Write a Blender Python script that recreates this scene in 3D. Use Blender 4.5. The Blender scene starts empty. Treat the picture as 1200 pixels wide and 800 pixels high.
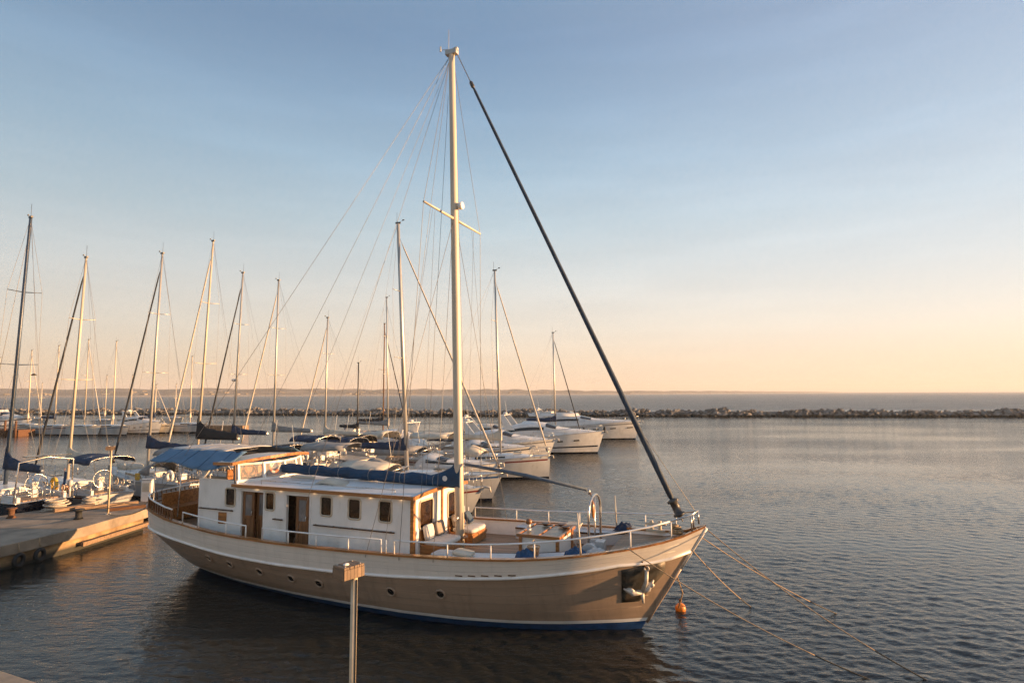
import bpy, math, random
import numpy as np
from mathutils import Vector, Matrix
random.seed(7)
R = math.radians
SC = bpy.context.scene
COL = SC.collection

# ------------------------------------------------------------------ render / view
SC.view_settings.view_transform = 'Standard'
SC.view_settings.look = 'None'
SC.view_settings.gamma = 1
SC.view_settings.use_curve_mapping = False
EXPO = 1.36
SC.view_settings.exposure = EXPO
SC.render.engine = 'CYCLES'
cy = SC.cycles
cy.use_denoising = True
try: cy.denoiser = 'OPENIMAGEDENOISE'; cy.denoising_input_passes = 'RGB_ALBEDO_NORMAL'; cy.denoising_prefilter = 'FAST'
except Exception: pass
cy.max_bounces = 6
cy.diffuse_bounces = 2
cy.glossy_bounces = 4
cy.transmission_bounces = 4
cy.volume_bounces = 0
cy.sample_clamp_indirect = 6
cy.caustics_reflective = False
cy.caustics_refractive = False

# ------------------------------------------------------------------ materials
MATS = {}
def _new(name):
    m = bpy.data.materials.new(name); m.use_nodes = True
    return m, m.node_tree, m.node_tree.nodes['Principled BSDF']

def mat(name, col, rough=.5, metal=0.0, var=.12, scale=3.0, bump=0.0, bscale=30.0, coat=0.0, stretch=None, dirt=None):
    """procedural paint: base colour broken up by noise at two scales, roughness varied, optional bump and grime"""
    if name in MATS: return MATS[name]
    m, nt, b = _new(name); N = nt.nodes; L = nt.links
    tc = N.new('ShaderNodeTexCoord'); mp = N.new('ShaderNodeMapping')
    L.new(tc.outputs['Object'], mp.inputs['Vector'])
    if stretch: mp.inputs['Scale'].default_value = stretch
    n1 = N.new('ShaderNodeTexNoise'); n1.inputs['Scale'].default_value = scale; n1.inputs['Detail'].default_value = 6
    L.new(mp.outputs['Vector'], n1.inputs['Vector'])
    rp = N.new('ShaderNodeValToRGB')
    c = np.array(col)
    lo = np.clip(c*(1-var*1.6), 0, 1); hi = np.clip(c*(1+var), 0, 1)
    rp.color_ramp.elements[0].position = .3; rp.color_ramp.elements[0].color = (*lo, 1)
    rp.color_ramp.elements[1].position = .7; rp.color_ramp.elements[1].color = (*hi, 1)
    L.new(n1.outputs['Fac'], rp.inputs['Fac'])
    out = rp.outputs['Color']
    if dirt:
        n2 = N.new('ShaderNodeTexNoise'); n2.inputs['Scale'].default_value = dirt[1]; n2.inputs['Detail'].default_value = 8
        n2.inputs['Roughness'].default_value = .65
        mp2 = N.new('ShaderNodeMapping'); mp2.inputs['Scale'].default_value = dirt[3] if len(dirt) > 3 else (1, 1, 1)
        L.new(tc.outputs['Object'], mp2.inputs['Vector']); L.new(mp2.outputs['Vector'], n2.inputs['Vector'])
        r2 = N.new('ShaderNodeValToRGB')
        r2.color_ramp.elements[0].position = .5; r2.color_ramp.elements[0].color = (0, 0, 0, 1)
        r2.color_ramp.elements[1].position = .75; r2.color_ramp.elements[1].color = (dirt[2],)*3 + (1,)
        L.new(n2.outputs['Fac'], r2.inputs['Fac'])
        mx = N.new('ShaderNodeMixRGB'); mx.inputs['Color2'].default_value = (*dirt[0], 1)
        L.new(r2.outputs['Color'], mx.inputs['Fac']); L.new(out, mx.inputs['Color1']); out = mx.outputs['Color']
    L.new(out, b.inputs['Base Color'])
    mr = N.new('ShaderNodeMapRange'); mr.inputs['To Min'].default_value = max(.03, rough-.1); mr.inputs['To Max'].default_value = min(1, rough+.12)
    L.new(n1.outputs['Fac'], mr.inputs['Value']); L.new(mr.outputs['Result'], b.inputs['Roughness'])
    b.inputs['Metallic'].default_value = metal
    if coat: b.inputs['Coat Weight'].default_value = coat; b.inputs['Coat Roughness'].default_value = .12
    if bump:
        n3 = N.new('ShaderNodeTexNoise'); n3.inputs['Scale'].default_value = bscale; n3.inputs['Detail'].default_value = 5
        L.new(mp.outputs['Vector'], n3.inputs['Vector'])
        bp = N.new('ShaderNodeBump'); bp.inputs['Strength'].default_value = bump; bp.inputs['Distance'].default_value = .02
        L.new(n3.outputs['Fac'], bp.inputs['Height']); L.new(bp.outputs['Normal'], b.inputs['Normal'])
    MATS[name] = m
    return m

def planks(name, col, seam, width, axis='Y', rough=.55, seamw=.06, var=.25):
    """boards running along one axis with dark caulked seams and a per-board tint"""
    if name in MATS: return MATS[name]
    m, nt, b = _new(name); N = nt.nodes; L = nt.links
    tc = N.new('ShaderNodeTexCoord'); sp = N.new('ShaderNodeSeparateXYZ'); L.new(tc.outputs['Object'], sp.inputs[0])
    dv = N.new('ShaderNodeMath'); dv.operation = 'DIVIDE'; dv.inputs[1].default_value = width; L.new(sp.outputs[axis], dv.inputs[0])
    fr = N.new('ShaderNodeMath'); fr.operation = 'FRACT'; L.new(dv.outputs[0], fr.inputs[0])
    fl = N.new('ShaderNodeMath'); fl.operation = 'FLOOR'; L.new(dv.outputs[0], fl.inputs[0])
    lt = N.new('ShaderNodeMath'); lt.operation = 'LESS_THAN'; lt.inputs[1].default_value = seamw; L.new(fr.outputs[0], lt.inputs[0])
    wn = N.new('ShaderNodeTexWhiteNoise'); wn.noise_dimensions = '1D'; L.new(fl.outputs[0], wn.inputs['W'])
    ns = N.new('ShaderNodeTexNoise'); ns.inputs['Scale'].default_value = 5; ns.inputs['Detail'].default_value = 8
    mp = N.new('ShaderNodeMapping'); mp.inputs['Scale'].default_value = {'Y': (.4, 6, 6), 'X': (6, .4, 6), 'Z': (.4, 6, 6)}[axis]
    L.new(tc.outputs['Object'], mp.inputs[0]); L.new(mp.outputs[0], ns.inputs['Vector'])
    ad = N.new('ShaderNodeMath'); ad.operation = 'ADD'; L.new(wn.outputs['Value'], ad.inputs[0]); L.new(ns.outputs['Fac'], ad.inputs[1])
    rp = N.new('ShaderNodeValToRGB'); c = np.array(col)
    rp.color_ramp.elements[0].position = .4; rp.color_ramp.elements[0].color = (*np.clip(c*(1-var), 0, 1), 1)
    rp.color_ramp.elements[1].position = 1.; rp.color_ramp.elements[1].color = (*np.clip(c*(1+var), 0, 1), 1)
    hf = N.new('ShaderNodeMath'); hf.operation = 'MULTIPLY'; hf.inputs[1].default_value = .75; L.new(ad.outputs[0], hf.inputs[0])
    L.new(hf.outputs[0], rp.inputs[0])
    mx = N.new('ShaderNodeMixRGB'); mx.inputs['Color2'].default_value = (*seam, 1)
    L.new(lt.outputs[0], mx.inputs['Fac']); L.new(rp.outputs[0], mx.inputs['Color1']); L.new(mx.outputs[0], b.inputs['Base Color'])
    b.inputs['Roughness'].default_value = rough
    bp = N.new('ShaderNodeBump'); bp.inputs['Strength'].default_value = .5; bp.inputs['Distance'].default_value = .01; bp.invert = True
    L.new(lt.outputs[0], bp.inputs['Height']); L.new(bp.outputs['Normal'], b.inputs['Normal'])
    MATS[name] = m
    return m

def glow(name, col, strength):
    m, nt, b = _new(name)
    b.inputs['Base Color'].default_value = (*col, 1)
    b.inputs['Emission Color'].default_value = (*col, 1); b.inputs['Emission Strength'].default_value = strength
    MATS[name] = m
    return m

W_ = lambda: mat('white_marine_paint', (.87, .84, .79), .38, var=.06, scale=1.5, dirt=((.42, .37, .29), 2.2, .35, (1, 1, .35)))
M = dict(
    white=W_(),
    hullwhite=mat('white_bulwark_paint', (.78, .71, .62), .4, var=.05, scale=1.2, bump=.12, bscale=3, stretch=(.3, 1, 8), dirt=((.36, .30, .23), 1.6, .28, (2.6, 1, .22))),
    taupe=mat('taupe_hull_paint', (.385, .28, .20), .36, var=.08, scale=.9, bump=.1, bscale=2.5, stretch=(.25, 1, 6), dirt=((.19, .14, .10), 1.5, .5, (2.8, 1, .2))),
    blue_bottom=mat('blue_bottom_paint', (.02, .085, .24), .5, var=.2, scale=4, dirt=((.02, .04, .04), 5, .6)),
    varnish=mat('varnished_wood', (.40, .165, .048), .34, var=.3, scale=2, stretch=(.6, 8, 8), coat=.35),
    darkwood=mat('dark_brown_wood', (.11, .05, .022), .45, var=.3, scale=3, stretch=(1, 8, 8)),
    teak=planks('teak_deck_boards', (.30, .185, .105), (.035, .025, .02), .11),
    slats=planks('brown_slats', (.17, .075, .03), (.03, .015, .008), .09, 'X', seamw=.25),
    roof=mat('white_roof_paint', (.66, .66, .65), .5, var=.06, scale=1.6, dirt=((.40, .38, .34), 1.2, .45)),
    navy=mat('navy_canvas', (.016, .034, .078), .8, var=.3, scale=3, bump=.5, bscale=9),
    boomblue=mat('blue_boom_canvas', (.017, .055, .115), .8, var=.25, scale=2.2, bump=.6, bscale=7, stretch=(1, 1, 2.5)),
    awning=mat('blue_awning_canvas', (.105, .195, .30), .8, var=.15, scale=2, bump=.3, bscale=4),
    black=mat('black_canvas', (.012, .012, .014), .75, var=.3, scale=3, bump=.5, bscale=8),
    greycan=mat('grey_canvas', (.26, .25, .235), .8, var=.18, scale=2, bump=.4, bscale=6),
    cream=mat('cream_canvas', (.56, .50, .40), .75, var=.12, scale=2, bump=.35, bscale=7),
    bluecloth=mat('bright_blue_cloth', (.022, .075, .17), .8, var=.25, scale=5, bump=.6, bscale=10),
    spar=mat('cream_painted_spar', (.62, .53, .41), .42, var=.08, scale=1.2, stretch=(3, 3, .4)),
    alu=mat('anodised_mast', (.55, .52, .47), .42, .55, var=.1, scale=1.5, stretch=(3, 3, .4)),
    darkalu=mat('dark_mast', (.08, .075, .07), .45, .3, var=.15, scale=1.5),
    woodmast=mat('brown_wooden_mast', (.20, .095, .04), .5, var=.25, scale=2, stretch=(6, 6, .6)),
    steel=mat('stainless_steel', (.56, .54, .51), .28, .9, var=.08, scale=6),
    wire=mat('rigging_wire', (.30, .285, .27), .5, .4, var=.15, scale=4),
    rope=mat('tan_rope', (.42, .30, .18), .85, var=.25, scale=20, bump=.7, bscale=60),
    palerope=mat('pale_rope', (.52, .46, .38), .85, var=.2, scale=20, bump=.7, bscale=60),
    wetrope=mat('wet_weedy_rope', (.075, .06, .035), .7, var=.4, scale=14, bump=.8, bscale=40),
    glass=mat('dark_window_glass', (.018, .017, .016), .08, var=.2, scale=2),
    brownglass=mat('brown_curtained_glass', (.032, .017, .009), .09, var=.45, scale=6),
    cushion=mat('pale_cushion_fabric', (.60, .57, .52), .9, var=.07, scale=5, bump=.3, bscale=14),
    taupecush=mat('taupe_pillow_fabric', (.30, .25, .20), .9, var=.12, scale=6, bump=.3, bscale=14),
    gel=mat('white_gelcoat', (.70, .68, .64), .26, var=.05, scale=1.3, dirt=((.42, .38, .32), 1.6, .4, (1, 1, .4))),
    gel2=mat('pale_grey_gelcoat', (.48, .48, .47), .3, var=.06, scale=1.3, dirt=((.3, .28, .25), 1.6, .4, (1, 1, .4))),
    gel3=mat('cream_gelcoat', (.62, .56, .46), .3, var=.06, scale=1.3, dirt=((.36, .3, .24), 1.6, .4, (1, 1, .4))),
    navyhull=mat('navy_gelcoat', (.01, .014, .028), .2, var=.2, scale=1.3),
    concrete=mat('weathered_concrete', (.30, .235, .17), .85, var=.2, scale=1.1, bump=.6, bscale=14, dirt=((.09, .075, .06), 1.3, .8)),
    wetconc=mat('stained_concrete_face', (.36, .235, .12), .75, var=.35, scale=2, bump=.8, bscale=9, dirt=((.05, .04, .03), 2.5, .85, (.5, .5, 1.5))),  # orange base puts low sunlight into the face colour; dark grime is stain
    rust=mat('rusty_iron', (.15, .07, .035), .8, .2, var=.4, scale=12, bump=.5),
    rubber=mat('black_rubber', (.02, .02, .02), .75, var=.3, scale=5, bump=.3),
    oldwood=mat('weathered_timber', (.27, .175, .105), .75, var=.35, scale=2.5, stretch=(1, 9, 9), bump=.5, bscale=8),
    orange=mat('orange_buoy_plastic', (.72, .22, .02), .45, var=.2, scale=5, dirt=((.2, .1, .03), 5, .6)),
    yellowplastic=mat('yellow_horseshoe_foam', (.7, .42, .06), .6, var=.12, scale=5),
    whiteplastic=mat('white_plastic', (.72, .70, .66), .45, var=.07, scale=4),
    galv=mat('galvanised_anchor', (.60, .55, .48), .5, .25, var=.2, scale=7, bump=.3),
    plate=mat('dark_anchor_plate', (.075, .07, .06), .55, .3, var=.4, scale=5, dirt=((.16, .09, .04), 4, .6)),
    rock=mat('breakwater_stone', (.23, .205, .18), .9, var=.45, scale=.45, bump=.9, bscale=2.5),
    polewood=mat('sunbleached_post_paint', (.60, .48, .33), .5, var=.15, scale=4),
    boxwood=planks('grey_brown_boards', (.22, .145, .09), (.03, .02, .015), .06, 'X', rough=.7, seamw=.12),
    bird=mat('dark_gull_feathers', (.06, .055, .05), .8),
    sparwarm=mat('warm_cream_mast', (.60, .52, .40), .45, .15, var=.1, scale=1.2, stretch=(3, 3, .4)),  # one even warm cream, the masts' own colour
    furlwire=mat('thin_rolled_jib', (.50, .45, .38), .8, var=.1, scale=5),
    bluemast=mat('dark_blue_mast', (.06, .09, .14), .4, .2, var=.15, scale=1.5),
    doorwood=mat('brown_door_wood', (.21, .092, .034), .4, var=.3, scale=2, stretch=(8, 8, .6), coat=.25),  # varnish brown darkened for doors in shade, shade put into the colour
    seam=mat('hull_plank_seam', (.29, .21, .15), .6, var=.2, scale=2),
    whiteseam=mat('bulwark_plank_seam', (.60, .54, .46), .6, var=.2, scale=2),
    awnseam=mat('awning_stitching', (.05, .10, .17), .85, var=.2, scale=3),
    stripeblue=mat('blue_hull_line', (.03, .09, .22), .3, var=.1, scale=2),
    stripered=mat('dark_red_hull_line', (.16, .03, .025), .3, var=.1, scale=2),
    redcloth=mat('faded_red_flag', (.32, .035, .025), .8, var=.2, scale=5),
    sandstone=mat('warm_quay_stone', (.36, .29, .21), .85, var=.2, scale=2, bump=.5, bscale=14, dirt=((.14, .11, .08), 2, .7)),
    cream_trim=mat('cream_window_frame', (.60, .50, .37), .5, var=.08, scale=4),
    roof2=mat('cream_hard_top', (.68, .62, .52), .5, var=.06, scale=2, dirt=((.42, .36, .28), 1.5, .4)),
    cream2=mat('pale_awning_canvas', (.50, .49, .47), .85, var=.1, scale=2, bump=.3, bscale=5),
    furl=mat('rolled_jib_blue_strip', (.035, .055, .085), .7, var=.3, scale=4, bump=.4, bscale=12, stretch=(1, 1, .3)),
    jibcover=mat('grey_blue_jib_cover', (.10, .13, .17), .75, var=.2, scale=4, bump=.3, bscale=12),
    greyglass=mat('grey_door_glass', (.20, .20, .20), .15, var=.2, scale=3),
    frostglass=mat('frosted_skylight_glass', (.24, .185, .13), .3, var=.25, scale=9, dirt=((.2, .15, .1), 7, .6)),
    bluecloth2=mat('slate_blue_pillow', (.05, .085, .13), .9, var=.2, scale=6, bump=.3, bscale=14),
    whitecloth=mat('crumpled_white_cloth', (.55, .54, .52), .9, var=.12, scale=6, bump=.6, bscale=9),
)
def clearglass():
    m, nt, b = _new('clear_glass'); N = nt.nodes
    b.inputs['Base Color'].default_value = (.8, .8, .78, 1); b.inputs['Roughness'].default_value = .03; b.inputs['Alpha'].default_value = .25
    MATS['clearglass'] = m; return m
M['clearglass'] = clearglass()
GLOW = glow('warm_lamp', (1., .62, .3), 2.2)

# ------------------------------------------------------------------ mesh builder
class MB:
    def __init__(s): s.v = []; s.f = []; s.s = []
    def add(s, vs, fs, smooth=False):
        o = len(s.v); s.v += [tuple(map(float, p)) for p in vs]
        for f in fs: s.f.append(tuple(i+o for i in f)); s.s.append(smooth)
        return s
    def box(s, c, d, rz=0., ry=0., rx=0.):
        Mx = Matrix.Rotation(rz, 3, 'Z') @ Matrix.Rotation(ry, 3, 'Y') @ Matrix.Rotation(rx, 3, 'X')
        vs = [Vector(c) + Mx @ Vector((sx*d[0]/2, sy*d[1]/2, sz*d[2]/2)) for sx in (-1, 1) for sy in (-1, 1) for sz in (-1, 1)]
        return s.add(vs, [(0, 1, 3, 2), (4, 6, 7, 5), (0, 4, 5, 1), (2, 3, 7, 6), (0, 2, 6, 4), (1, 5, 7, 3)])
    def bar(s, p, q, w, h=None, up=(0, 0, 1)):
        p = Vector(p); q = Vector(q); h = h or w; d = (q-p).normalized(); u = Vector(up)
        if abs(d.dot(u)) > .98: u = Vector((1, 0, 0))
        a = d.cross(u).normalized(); b = a.cross(d)
        vs = [e + a*sx*w/2 + b*sz*h/2 for e in (p, q) for sx in (-1, 1) for sz in (-1, 1)]
        return s.add(vs, [(0, 1, 3, 2), (4, 6, 7, 5), (0, 4, 5, 1), (2, 3, 7, 6), (0, 2, 6, 4), (1, 5, 7, 3)])
    def tube(s, pts, r, n=8, closed=False):
        pts = [Vector(p) for p in pts]; m = len(pts)
        rr = list(r) if isinstance(r, (list, tuple)) else [r]*m
        vs = []; fs = []; ref = None
        for i, p in enumerate(pts):
            if closed: d = (pts[(i+1) % m]-pts[i-1])
            else: d = (pts[min(i+1, m-1)]-pts[max(i-1, 0)])
            d = d.normalized()
            if ref is None: ref = Vector((0, 0, 1)) if abs(d.z) < .9 else Vector((1, 0, 0))
            a = d.cross(ref).normalized(); b = a.cross(d).normalized(); ref = b
            for k in range(n):
                t = 2*math.pi*k/n; vs.append(p + a*math.cos(t)*rr[i] + b*math.sin(t)*rr[i])
        for i in range(m if closed else m-1):
            j = (i+1) % m
            for k in range(n):
                fs.append((i*n+k, i*n+(k+1) % n, j*n+(k+1) % n, j*n+k))
        o = len(s.v); s.add(vs, fs, True)
        if not closed:
            s.f.append(tuple(o+k for k in range(n))[::-1]); s.s.append(False)
            s.f.append(tuple(o+(m-1)*n+k for k in range(n))); s.s.append(False)
        return s
    def ring(s, c, R_, r, axis='Z', n=20, m=8, a0=0., a1=2*math.pi):
        full = abs(a1-a0-2*math.pi) < 1e-3
        pts = []
        for k in range(n + (0 if full else 1)):
            t = a0+(a1-a0)*k/n; x, y = R_*math.cos(t), R_*math.sin(t)
            pts.append(Vector(c) + Vector({'Z': (x, y, 0), 'Y': (x, 0, y), 'X': (0, x, y)}[axis]))
        return s.tube(pts, r, m, closed=full)
    def grid(s, rows, smooth=True, flip=False, closeu=False):
        m = len(rows); n = len(rows[0]); vs = [p for r in rows for p in r]; fs = []
        for i in range(m-1):
            for k in range(n if closeu else n-1):
                q = (i*n+k, i*n+(k+1) % n, (i+1)*n+(k+1) % n, (i+1)*n+k)
                fs.append(q[::-1] if flip else q)
        return s.add(vs, fs, smooth)
    def poly(s, pts): return s.add(pts, [tuple(range(len(pts)))])
    def prism(s, pts, vec):
        n = len(pts); v = Vector(vec); a = [Vector(p) for p in pts]; b = [p+v for p in a]
        fs = [tuple(range(n))[::-1], tuple(range(n, 2*n))]
        fs += [(k, (k+1) % n, n+(k+1) % n, n+k) for k in range(n)]
        return s.add(a+b, fs)
    def ball(s, c, r, nu=14, nv=9, sq=1.0):
        r = (r, r, r) if not isinstance(r, (tuple, list)) else r
        f = lambda t: math.copysign(abs(t)**sq, t)
        rows = []
        for i in range(nv+1):
            ph = -math.pi/2+math.pi*i/nv
            rows.append([Vector(c)+Vector((r[0]*f(math.cos(ph))*f(math.cos(2*math.pi*k/nu)), r[1]*f(math.cos(ph))*f(math.sin(2*math.pi*k/nu)), r[2]*f(math.sin(ph)))) for k in range(nu)])
        return s.grid(rows, True, closeu=True)
    def cyl(s, c, r, h, n=16, r2=None):
        return s.tube([Vector(c), Vector(c)+Vector((0, 0, h))], [r, r if r2 is None else r2], n)
    def build(s, name, m, parent=None, bevel=0., solid=0.):
        me = bpy.data.meshes.new(name); me.from_pydata(s.v, [], s.f); me.validate()
        me.materials.append(m)
        if len(me.polygons) == len(s.s): me.polygons.foreach_set('use_smooth', s.s)
        me.update()
        o = bpy.data.objects.new(name, me); COL.objects.link(o)
        if parent is not None: o.parent = parent
        if solid:
            md = o.modifiers.new('thickness', 'SOLIDIFY'); md.thickness = solid; md.offset = 0
        if bevel:
            md = o.modifiers.new('edges', 'BEVEL'); md.width = bevel; md.segments = 2; md.limit_method = 'ANGLE'; md.angle_limit = R(40)
        return o

def thing(name, label, cat, loc=(0, 0, 0), rz=0., group=None):
    o = bpy.data.objects.new(name, None); COL.objects.link(o); o.empty_display_size = .3
    o.location = loc; o.rotation_euler = (0, 0, rz); o['label'] = label; o['category'] = cat
    if group: o['group'] = group
    return o
def tag(o, label, cat, group=None):
    o['label'] = label; o['category'] = cat
    if group: o['group'] = group
    return o
def kind(o, k, label=None):
    o['kind'] = k
    if label: o['label'] = label
    return o
def place(o, loc, rz=0.): o.location = loc; o.rotation_euler = (0, 0, rz); return o
def interp(tab, x):
    xs, ys = zip(*tab); return float(np.interp(x, xs, ys))
def sag(p, q, d, n=14):
    p = Vector(p); q = Vector(q)
    return [p.lerp(q, t/n) - Vector((0, 0, d*4*(t/n)*(1-t/n))) for t in range(n+1)]

# ------------------------------------------------------------------ sky, sun, camera, haze
SUN_EL, SUN_AZ = 6.2, 91.0          # azimuth clockwise from +Y (the viewing direction)
w = bpy.data.worlds.new('World'); SC.world = w; w.use_nodes = True
nt = w.node_tree; bg = nt.nodes['Background']
sky = nt.nodes.new('ShaderNodeTexSky'); sky.sky_type = 'NISHITA'; sky.sun_disc = False
sky.sun_elevation = R(SUN_EL); sky.sun_rotation = R(SUN_AZ); sky.air_density = 1.0; sky.dust_density = 1.2; sky.ozone_density = 2.5
sky.altitude = 0
# dusty evening air: the clear Nishita sky is mixed with a warm haze layer that thickens towards the horizon and the sun
SKY_K = .10
tcw = nt.nodes.new('ShaderNodeTexCoord'); spw = nt.nodes.new('ShaderNodeSeparateXYZ'); nt.links.new(tcw.outputs['Generated'], spw.inputs[0])
rpw = nt.nodes.new('ShaderNodeValToRGB'); cr = rpw.color_ramp
STOPS = [(0, (.93, .70, .50)), (.05, (.93, .74, .56)), (.105, (.885, .79, .67)), (.19, (.72, .745, .725)), (.27, (.54, .655, .71)), (.36, (.395, .55, .68)), (.45, (.285, .43, .595)), (.52, (.22, .345, .515)), (1, (.22, .30, .43))]
for i, (p_, c_) in enumerate(STOPS):
    e_ = cr.elements[i] if i < 2 else cr.elements.new(p_)
    e_.position = p_; e_.color = (*c_, 1)
nt.links.new(spw.outputs['Z'], rpw.inputs[0])
dt = nt.nodes.new('ShaderNodeVectorMath'); dt.operation = 'DOT_PRODUCT'; dt.inputs[1].default_value = (math.sin(R(SUN_AZ)), math.cos(R(SUN_AZ)), 0)
nt.links.new(tcw.outputs['Generated'], dt.inputs[0])
mrw = nt.nodes.new('ShaderNodeMapRange'); mrw.inputs['From Min'].default_value = -.7; mrw.inputs['From Max'].default_value = .9
mrw.inputs['To Min'].default_value = .86/(SKY_K*2**EXPO); mrw.inputs['To Max'].default_value = 1.24/(SKY_K*2**EXPO); nt.links.new(dt.outputs['Value'], mrw.inputs['Value'])
vm = nt.nodes.new('ShaderNodeVectorMath'); vm.operation = 'SCALE'; lv = nt.nodes.new('ShaderNodeMapRange'); lv.inputs['From Min'].default_value = -.05; lv.inputs['From Max'].default_value = .75; lv.inputs['To Min'].default_value = 0.; lv.inputs['To Max'].default_value = .38
nt.links.new(dt.outputs['Value'], lv.inputs['Value']); lm = nt.nodes.new('ShaderNodeMixRGB'); lm.inputs['Color2'].default_value = (.60, .585, .635, 1)
lz = nt.nodes.new('ShaderNodeMapRange'); lz.inputs['From Min'].default_value = .08; lz.inputs['From Max'].default_value = .3; nt.links.new(spw.outputs['Z'], lz.inputs['Value'])
lf = nt.nodes.new('ShaderNodeMath'); lf.operation = 'MULTIPLY'; nt.links.new(lv.outputs[0], lf.inputs[0]); nt.links.new(lz.outputs[0], lf.inputs[1])
nt.links.new(lf.outputs[0], lm.inputs['Fac']); nt.links.new(rpw.outputs['Color'], lm.inputs['Color1']); nt.links.new(lm.outputs[0], vm.inputs[0]); nt.links.new(mrw.outputs[0], vm.inputs['Scale'])
# faint high cirrus
cn = nt.nodes.new('ShaderNodeTexNoise'); cn.inputs['Scale'].default_value = 2.2; cn.inputs['Detail'].default_value = 7; cn.inputs['Roughness'].default_value = .6
cmap = nt.nodes.new('ShaderNodeMapping'); cmap.inputs['Scale'].default_value = (1, 1, 7); cmap.inputs['Rotation'].default_value = (R(8), R(-6), 0)
nt.links.new(tcw.outputs['Generated'], cmap.inputs[0]); nt.links.new(cmap.outputs[0], cn.inputs['Vector'])
cm = nt.nodes.new('ShaderNodeMapRange'); cm.inputs['From Min'].default_value = .45; cm.inputs['From Max'].default_value = .8; cm.inputs['To Min'].default_value = 1.; cm.inputs['To Max'].default_value = 1.12
nt.links.new(cn.outputs['Fac'], cm.inputs['Value'])
vm2 = nt.nodes.new('ShaderNodeVectorMath'); vm2.operation = 'SCALE'; nt.links.new(vm.outputs[0], vm2.inputs[0]); nt.links.new(cm.outputs[0], vm2.inputs['Scale'])
mxw = nt.nodes.new('ShaderNodeMixRGB'); mxw.inputs['Fac'].default_value = .88
nt.links.new(sky.outputs['Color'], mxw.inputs['Color1']); nt.links.new(vm2.outputs[0], mxw.inputs['Color2'])
nt.links.new(mxw.outputs[0], bg.inputs['Color']); bg.inputs['Strength'].default_value = SKY_K
sl = bpy.data.lights.new('sun', 'SUN'); sl.energy = 5.0; sl.angle = R(.5); sl.color = (1., .58, .27)
so = bpy.data.objects.new('sun', sl); COL.objects.link(so)
sdir = Vector((math.sin(R(SUN_AZ))*math.cos(R(SUN_EL)), math.cos(R(SUN_AZ))*math.cos(R(SUN_EL)), math.sin(R(SUN_EL))))
so.rotation_euler = sdir.to_track_quat('Z', 'Y').to_euler(); so.location = sdir*200

cam = bpy.data.cameras.new('camera'); co = bpy.data.objects.new('camera', cam); COL.objects.link(co); SC.camera = co
cam.sensor_width = 36; cam.sensor_fit = 'HORIZONTAL'; cam.lens = 21; cam.clip_start = .1; cam.clip_end = 60000
P = math.atan(60/700.); RO = R(.17)
fw = Vector((0, math.cos(P), math.sin(P))); u0 = Vector((0, -math.sin(P), math.cos(P))); r0 = Vector((1, 0, 0))
rt = r0*math.cos(RO)-u0*math.sin(RO); up = r0*math.sin(RO)+u0*math.cos(RO)
co.matrix_world = Matrix(((rt.x, up.x, -fw.x, 0), (rt.y, up.y, -fw.y, 0), (rt.z, up.z, -fw.z, 6.5), (0, 0, 0, 1)))

hz = MB().box((0, 3500, 38.5), (9400, 8000, 83)).build('haze', None if False else bpy.data.materials.new('haze_air'))
hm = hz.data.materials[0]; hm.use_nodes = True; n = hm.node_tree.nodes
n.remove(n['Principled BSDF']); pv = n.new('ShaderNodeVolumePrincipled')
pv.inputs['Color'].default_value = (.94, .92, .90, 1); pv.inputs['Density'].default_value = .0002; pv.inputs['Anisotropy'].default_value = .1
hm.node_tree.links.new(pv.outputs[0], n['Material Output'].inputs['Volume'])
kind(hz, 'stuff', 'thin evening haze over the bay')

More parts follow.
